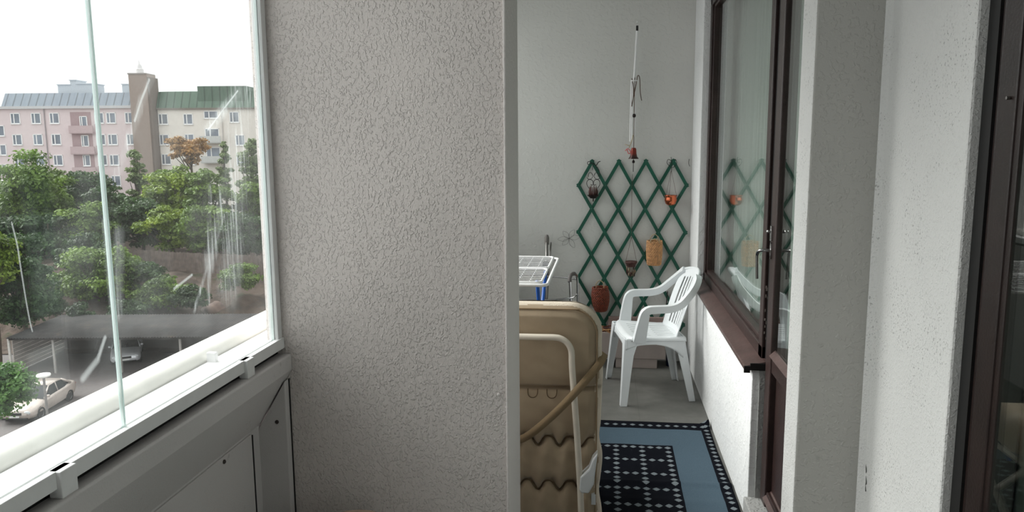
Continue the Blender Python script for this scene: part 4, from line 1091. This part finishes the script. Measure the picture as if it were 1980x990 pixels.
# --- cars
M_tyre = simple('tyre_rubber', (26, 26, 27), .8); M_rim = simple('alloy_rim', (170, 170, 172), .35, .8)
M_carglass = simple('tinted_car_glass', (26, 30, 34), .12, 0, var=.0)
M_lamp = simple('headlamp_lens', (210, 214, 216), .15); M_grille = simple('black_grille', (20, 20, 22), .5)
def car(name, label, u, d, rz, body, L=4.45, Wd=1.74, H=1.42, z=GZ, coupe=False, group='cars parked in the yard'):
    rt = ext(name, u, d, z, rz); tag(rt, label, 'car', group)          # nose towards -y
    hl = L/2
    st = [(-hl, .62, .34, .56), (-hl+.06, .76, .24, .66), (-hl+.30, .84, .20, .74), (-hl+.85, .87, .20, .82), (-hl+1.35, .87, .20, .90), (-.3, .87, .20, .94), (.5, .87, .20, .95), (hl-1.0, .87, .21, .97), (hl-.35, .84, .24, .96), (hl-.06, .76, .30, .90), (hl, .66, .42, .80)]
    mb = MB(); vs = []; fs = []; K = 14
    for (y, hw, zb_, zt) in st:
        hw *= Wd/1.74; mid = (zb_+zt)/2
        ring = [(-hw*.72, zb_), (hw*.72, zb_), (hw*.94, zb_+.06), (hw, mid-.08), (hw*.995, mid+.10), (hw*.95, zt-.06), (hw*.86, zt-.015), (hw*.5, zt+.02), (0, zt+.03), (-hw*.5, zt+.02), (-hw*.86, zt-.015), (-hw*.95, zt-.06), (-hw*.995, mid+.10), (-hw, mid-.08), (-hw*.94, zb_+.06)]
        K = len(ring); vs += [(x, y, z_) for x, z_ in ring]
    for i in range(len(st)-1):
        for j in range(K): fs.append((i*K+j, i*K+(j+1) % K, (i+1)*K+(j+1) % K, (i+1)*K+j))
    fs += [tuple(range(K)), tuple((len(st)-1)*K+j for j in range(K))]
    bd = mb.add(vs, fs).build('body', body, rt, smooth=50)
    def green(inset, z_top_off, y0, y1, nm, mat, roofonly=False):
        sts = [(-.98, .78, .90, .91), (-.28, .66, .93, H-.03), (.35, .645, .93, H), (1.0, .66, .95, H-.06), (1.62, .72, .96, .985)]
        v_ = []; f_ = []
        for (y, hw, zl, zt) in sts:
            hw *= Wd/1.74; bw = .80*Wd/1.74
            v_ += [(-bw, y, zl-.04), (bw, y, zl-.04), (bw-(bw-hw)*.9, y, zt-.05), (hw*.86, y, zt), (0, y, zt+.015), (-hw*.86, y, zt), (-(bw-(bw-hw)*.9), y, zt-.05)]
        for i in range(len(sts)-1):
            for j in range(7): f_.append((i*7+j, i*7+(j+1) % 7, (i+1)*7+(j+1) % 7, (i+1)*7+j))
        f_ += [tuple(range(7)), tuple((len(sts)-1)*7+j for j in range(7))]
        return MB().add(v_, f_), sts
    gmb, sts = green(0, 0, 0, 0, '', None)
    gmb.build('windows', M_carglass, rt, smooth=30)
    # roof skin + pillars in body colour
    rv = []; rf = []
    for i, (y, hw, zl, zt) in enumerate(sts[1:4]):
        hw *= Wd/1.74
        rv += [(-hw*1.02, y, zt-.035), (-hw*.86, y, zt+.012), (0, y, zt+.03), (hw*.86, y, zt+.012), (hw*1.02, y, zt-.035)]
    for i in range(2):
        for j in range(4): rf.append((i*5+j, i*5+j+1, (i+1)*5+j+1, (i+1)*5+j))
    MB().add(rv, rf).build('roof_panel', body, rt, smooth=True, solid=.02)
    pil = MB(); wq = Wd/1.74
    for s in (-1, 1):
        pil.tube([(s*.80*wq, -.99, .905), (s*.672*wq, -.28, H-.055)], .035, 6)
        pil.tube([(s*.795*wq, .32, .92), (s*.668*wq, .32, H-.05)], .032, 6)
        pil.tube([(s*.66*wq, .98, H-.09), (s*.80*wq, 1.60, .96)], .06, 6)
        pil.tube([(s*.672*wq, -.28, H-.055), (s*.662*wq, .35, H-.03), (s*.668*wq, 1.0, H-.09)], .022, 6)
    pil.build('pillars', body, rt, smooth=True)
    for s in (-1, 1):
        for yy in (-hl+.83, hl-.92):
            wm = Matrix.Translation((s*(Wd/2-.10), yy, .31)) @ Matrix.Rotation(R(90*s), 4, 'Y')
            tw = MB().lathe([(.20, -.09), (.29, -.10), (.31, -.07), (.31, .07), (.29, .105), (.20, .10)], n=24, M=wm, closed=True).build('wheel', M_tyre, rt, smooth=40)
            hb = MB().lathe([(0, .085), (.06, .088), (.07, .06), (.17, .06), (.205, .098), (.205, .0), (0, 0)], n=24, M=wm)
            hb.build('rim', M_rim, tw, smooth=30)
        MB().lathe([(0, .004), (.35, 0), (.36, -.03), (0, -.03)], n=20, M=Matrix.Translation((s*(Wd/2-.015), -hl+.83, .31)) @ Matrix.Rotation(R(90*s), 4, 'Y')).build('wheel_arch', M_grille, rt)
        MB().lathe([(0, .004), (.35, 0), (.36, -.03), (0, -.03)], n=20, M=Matrix.Translation((s*(Wd/2-.015), hl-.92, .31)) @ Matrix.Rotation(R(90*s), 4, 'Y')).build('wheel_arch', M_grille, rt)
        MB().lathe([(0, -.06), (.07, -.05), (.11, 0), (.07, .05), (0, .06)], n=14, M=Matrix.Translation((s*(Wd/2-.27), -hl+.045, .57)) @ Matrix.Diagonal((1.6, .6, 1.0, 1)) @ Matrix.Rotation(R(90), 4, 'X')).build('headlamp', M_lamp, rt, smooth=True)
        MB().box(s*(Wd/2+.05)-.07, s*(Wd/2+.05)+.07, -.86, -.74, .92, 1.05).build('wing_mirror', body, rt, bevel=.03)
        MB().box(s*(Wd/2-.24)-.12, s*(Wd/2-.24)+.12, hl-.07, hl-.01, .64, .78).build('tail_lamp', simple('red_lamp', (130, 24, 22), .3), rt, bevel=.02)
    MB().box(-.36, .36, -hl-.012, -hl+.1, .46, .60).build('grille', M_grille, rt, bevel=.02)
    MB().box(-.62, .62, -hl-.015, -hl+.12, .25, .33).build('lower_intake', M_grille, rt, bevel=.02)
    MB().box(-.24, .24, -hl-.022, -hl-.005, .35, .45).build('number_plate', simple('blank_plate', (224, 224, 222), .5), rt, bevel=.005)
    return rt
def paint(nm, rgb, dirty=0):
    t = NT(nm); c = t.ramp(t.noise(1.5, 5, None, .65), [(.40, lin(rgb)), (.70, lin(tuple(v*(1-dirty) for v in rgb)))])
    t.pbr(c, .28, .35); return t.m
silver = paint('beige_silver_paint', (196, 184, 176), .18)
car('car', 'silver-beige sedan parked beside the green bush, left corner of the view', -24.95, 38.2, R(3), silver, L=4.5)
car('car', 'white sports-like car parked nose out under the carport roof', -25.4, 48.2, R(24), paint('white_paint', (228, 230, 234), .05), L=4.4, Wd=1.78, H=1.30)
car('car', 'dark green car half hidden behind the green bush', -27.2, 38.6, R(6), paint('dark_green_paint', (48, 58, 54), .1), L=4.3)
# leaves scattered on the silver car's bonnet belong to the bush branch hanging over it

# --- lamp post
lp = ext('street_lamp', -18.05, 28, GZ); tag(lp, 'slim street lamp with a flat white disc head in front of the silver car', 'street lamp')
MB().tube([(0, 0, 0), (0, 0, 4.9)], .045, 12).build('pole', simple('grey_pole', (120, 116, 114), .5, .3), lp, smooth=40)
MB().lathe([(0, 4.86), (.10, 4.87), (.235, 4.93), (.25, 4.97), (.235, 5.01), (.10, 5.03), (0, 5.035)], n=32).build('lamp_head', simple('white_lamp_head', (232, 232, 228), .4), lp, smooth=40)

# --- apartment houses across the yard, 102 m away
M_pinkw = stucco('pink_house_render', (220, 205, 206), 2, .1); M_creamw = stucco('cream_house_render', (232, 226, 218), 2, .1)
def mat_seam(name, a, b, per):
    t = NT(name); x = t.xyz()[0]
    fr = t.math('FRACT', t.math('DIVIDE', x, per)); g = t.math('LESS_THAN', fr, .16)
    c = t.mix(t.noise(.8, 5, t.map(t.tc(), (3, 1, .5))), lin(a), lin(b)); c = t.mix(t.math('MULTIPLY', g, .55), c, lin(tuple(v*.45 for v in a)))
    t.pbr(c, .55, .1); return t.m
M_roofg = mat_seam('grey_seam_roof', (104, 114, 126), (138, 148, 158), 1.03); M_roofgr = mat_seam('green_seam_roof', (72, 96, 80), (96, 118, 104), 1.03)
M_wframe = simple('white_window_frame', (240, 240, 240), .5); M_wglass = simple('house_window_glass', (120, 128, 140), .12, 0, var=.35, vscale=.35)
def house_window(u, z, root, ow=1.28, oh=1.42, uc=0, zc=0, y=0., split=.36):
    cu_, cz_ = u-uc, z-zc; x0, x1, z0, z1 = cu_-ow/2, cu_+ow/2, cz_-oh/2, cz_+oh/2
    f = MB(); t_ = .10
    f.box(x0, x1, y-.08, y+.05, z0, z0+t_).box(x0, x1, y-.08, y+.05, z1-t_, z1).box(x0, x0+t_, y-.08, y+.05, z0, z1).box(x1-t_, x1, y-.08, y+.05, z0, z1)
    xm = x0+ow*split; f.box(xm-.06, xm+.06, y-.08, y+.05, z0, z1).box(x0-.05, x1+.05, y-.14, y, z0-.06, z0)
    o = f.build('window', M_wframe, root)
    MB().box(x0+.02, x1-.02, y-.03, y+.02, z0+.02, z1-.02).build('pane', M_wglass, o)
D = 102
pb_ = ext('apartment_building', -60, D, -9); tag(pb_, 'long pink apartment building with a grey metal roof across the yard', 'building', 'houses across the yard')
MB().box(-22, 9.9, 0, 11, -1.5, 16.15).build('wall', M_pinkw, pb_)
MB().box(-22, 9.9, -.35, 11, 16.15, 16.5).build('cornice', simple('pale_cornice', (196, 196, 198), .7), pb_)
MB().prism([(-.3, 16.5), (.75, 18.25), (4, 18.5), (10.4, 18.5), (11.2, 16.5)], -7.6, 9.9, 'x').build('roof', M_roofg, pb_)
for (a, b, c_) in ((-2.7, -.95, 19.6), (-.95, -.1, 20.2), (-.1, 2.4, 19.7), (6.2, 7.0, 19.6)):
    MB().box(a, b, 4.5, 7, 18.3, c_).box(a-.08, b+.08, 4.4, 7.1, c_, c_+.12).build('roof_housing', simple('pale_roof_box', (190, 196, 202), .7), pb_)
for u in (-66.06, -63.3, -60.85): 
    for z in (5.91, 3.12, .36): house_window(u, z, pb_, uc=-60, zc=-9)
for u in (-54.9, -53.3, -50.8):
    for z in (5.9, 3.05, .33):
        if not (u == -50.8 and z == .33): house_window(u, z, pb_, uc=-60, zc=-9)
for z in (4.31, 1.78, -.84): house_window(-68.3, z, pb_, uc=-60, zc=-9)
for u in (-66.06, -63.3, -54.9, -53.3): house_window(u, -2.45, pb_, uc=-60, zc=-9)
MB().tube([(-2.14, -.12, 0), (-2.14, -.12, 16.2)], .07, 6).build('drainpipe', simple('grey_drainpipe', (150, 142, 146), .6), pb_)
# recessed balcony bay
bay = MB()
for z in (1.2+9, 3.95+9+.0, -1.55+9): bay.box(1.2, 4.4, -.55, .05, z-.1, z+.08).box(1.2, 4.4, -.58, -.50, z, z+.95).box(1.2, 1.28, -.55, 0, z, z+.95)
bay.build('balcony', simple('pinkish_balcony', (190, 170, 172), .8), pb_)
MB().box(1.25, 4.0, -.02, .02, 8, 15.7).build('balcony_recess', simple('shaded_recess_paint', (170, 148, 150), .9), pb_)
for z in (5.4, 2.9, .3): house_window(-57.0, z, pb_, 1.0, 1.5, -60, -9, y=-.04, split=.3)

ct = ext('chimney_tower', -48.75, D, -9); tag(ct, 'tall brown-grey chimney tower between the pink and cream buildings', 'chimney')
MB().box(-1.35, 1.0, -1.0, 1.6, 0, 20.5).build('shaft', stucco('brown_tower_render', (154, 140, 132), 1, .2), ct)
MB().box(1.0, 1.35, -.8, 1.5, 0, 20.1).build('side_shaft', stucco('brown_side_render', (124, 114, 108), 1, .2), ct)
MB().box(-1.42, .95, -1.08, 1.68, 20.45, 20.62).build('cap', simple('tower_cap', (150, 144, 140), .8), ct)
MB().lathe([(0, 20.6), (.5, 20.6), (.5, 21.2), (.35, 21.3), (.30, 21.7), (.12, 21.9), (.04, 22.3), (0, 22.4)], (-.3, 0, 0), n=14).build('flue', simple('pale_flue', (214, 212, 212), .6), ct, smooth=40)

cb_ = ext('apartment_building', -40, D, -9); tag(cb_, 'cream apartment building with a green metal roof across the yard', 'building', 'houses across the yard')
MB().box(-7.35, 12, .6, 11, -1.5, 16.05).build('wall', M_creamw, cb_)
MB().box(-7.35, 12, .3, 11, 15.95, 16.15).build('cornice', simple('brown_cornice', (120, 112, 104), .7), cb_)
MB().prism([(.3, 16.15), (1.3, 18.35), (4, 18.6), (11, 16.15)], -7.35, 12, 'x').build('roof', M_roofgr, cb_)
MB().box(-1.85, 4.7, .7, 6, 16.6, 19.0).build('roof_housing', M_roofgr, cb_)
for u, z in [(-46.63, 5.71), (-43.3, 5.68), (-37.1, 5.9), (-46.69, 2.98), (-36.5, 2.84), (-46.6, .37), (-43.3, .3), (-43.3, 3.0), (-36.5, .2)]: house_window(u, z, cb_, uc=-40, zc=-9, y=.6)
for z in (6.25, 3.7, 1.2):
    house_window(-40.2, z, cb_, 1.9, 1.0 if z > 6 else 1.45, -40, -9, y=.6)
bay = MB()
for z in (2.55+9, -.1+9): bay.box(-1.5, 1.3, -.5, .65, z-.1, z+.06).box(-1.5, 1.3, -.55, -.47, z, z+.85)
bay.build('balcony', simple('pale_balcony', (198, 200, 198), .8), cb_)
MB().tube([(1.25, .5, 0), (1.25, .5, 16)], .07, 6).build('drainpipe', simple('pale_drainpipe', (196, 190, 186), .6), cb_)
# pale low building glimpsed at far left between trees
lb = ext('shed', -61.5, 91, -8); tag(lb, 'pale low outbuilding glimpsed between the trees at the far left', 'building')
MB().box(-3, 3, 0, 5, 0, 5.2).build('wall', simple('pale_shed_wall', (180, 176, 178), .8), lb)
MB().prism([(-.4, 5.2), (2.5, 6.1), (5.4, 5.2)], -3.3, 3.3, 'x').build('roof', simple('light_shed_roof', (206, 204, 206), .7), lb)
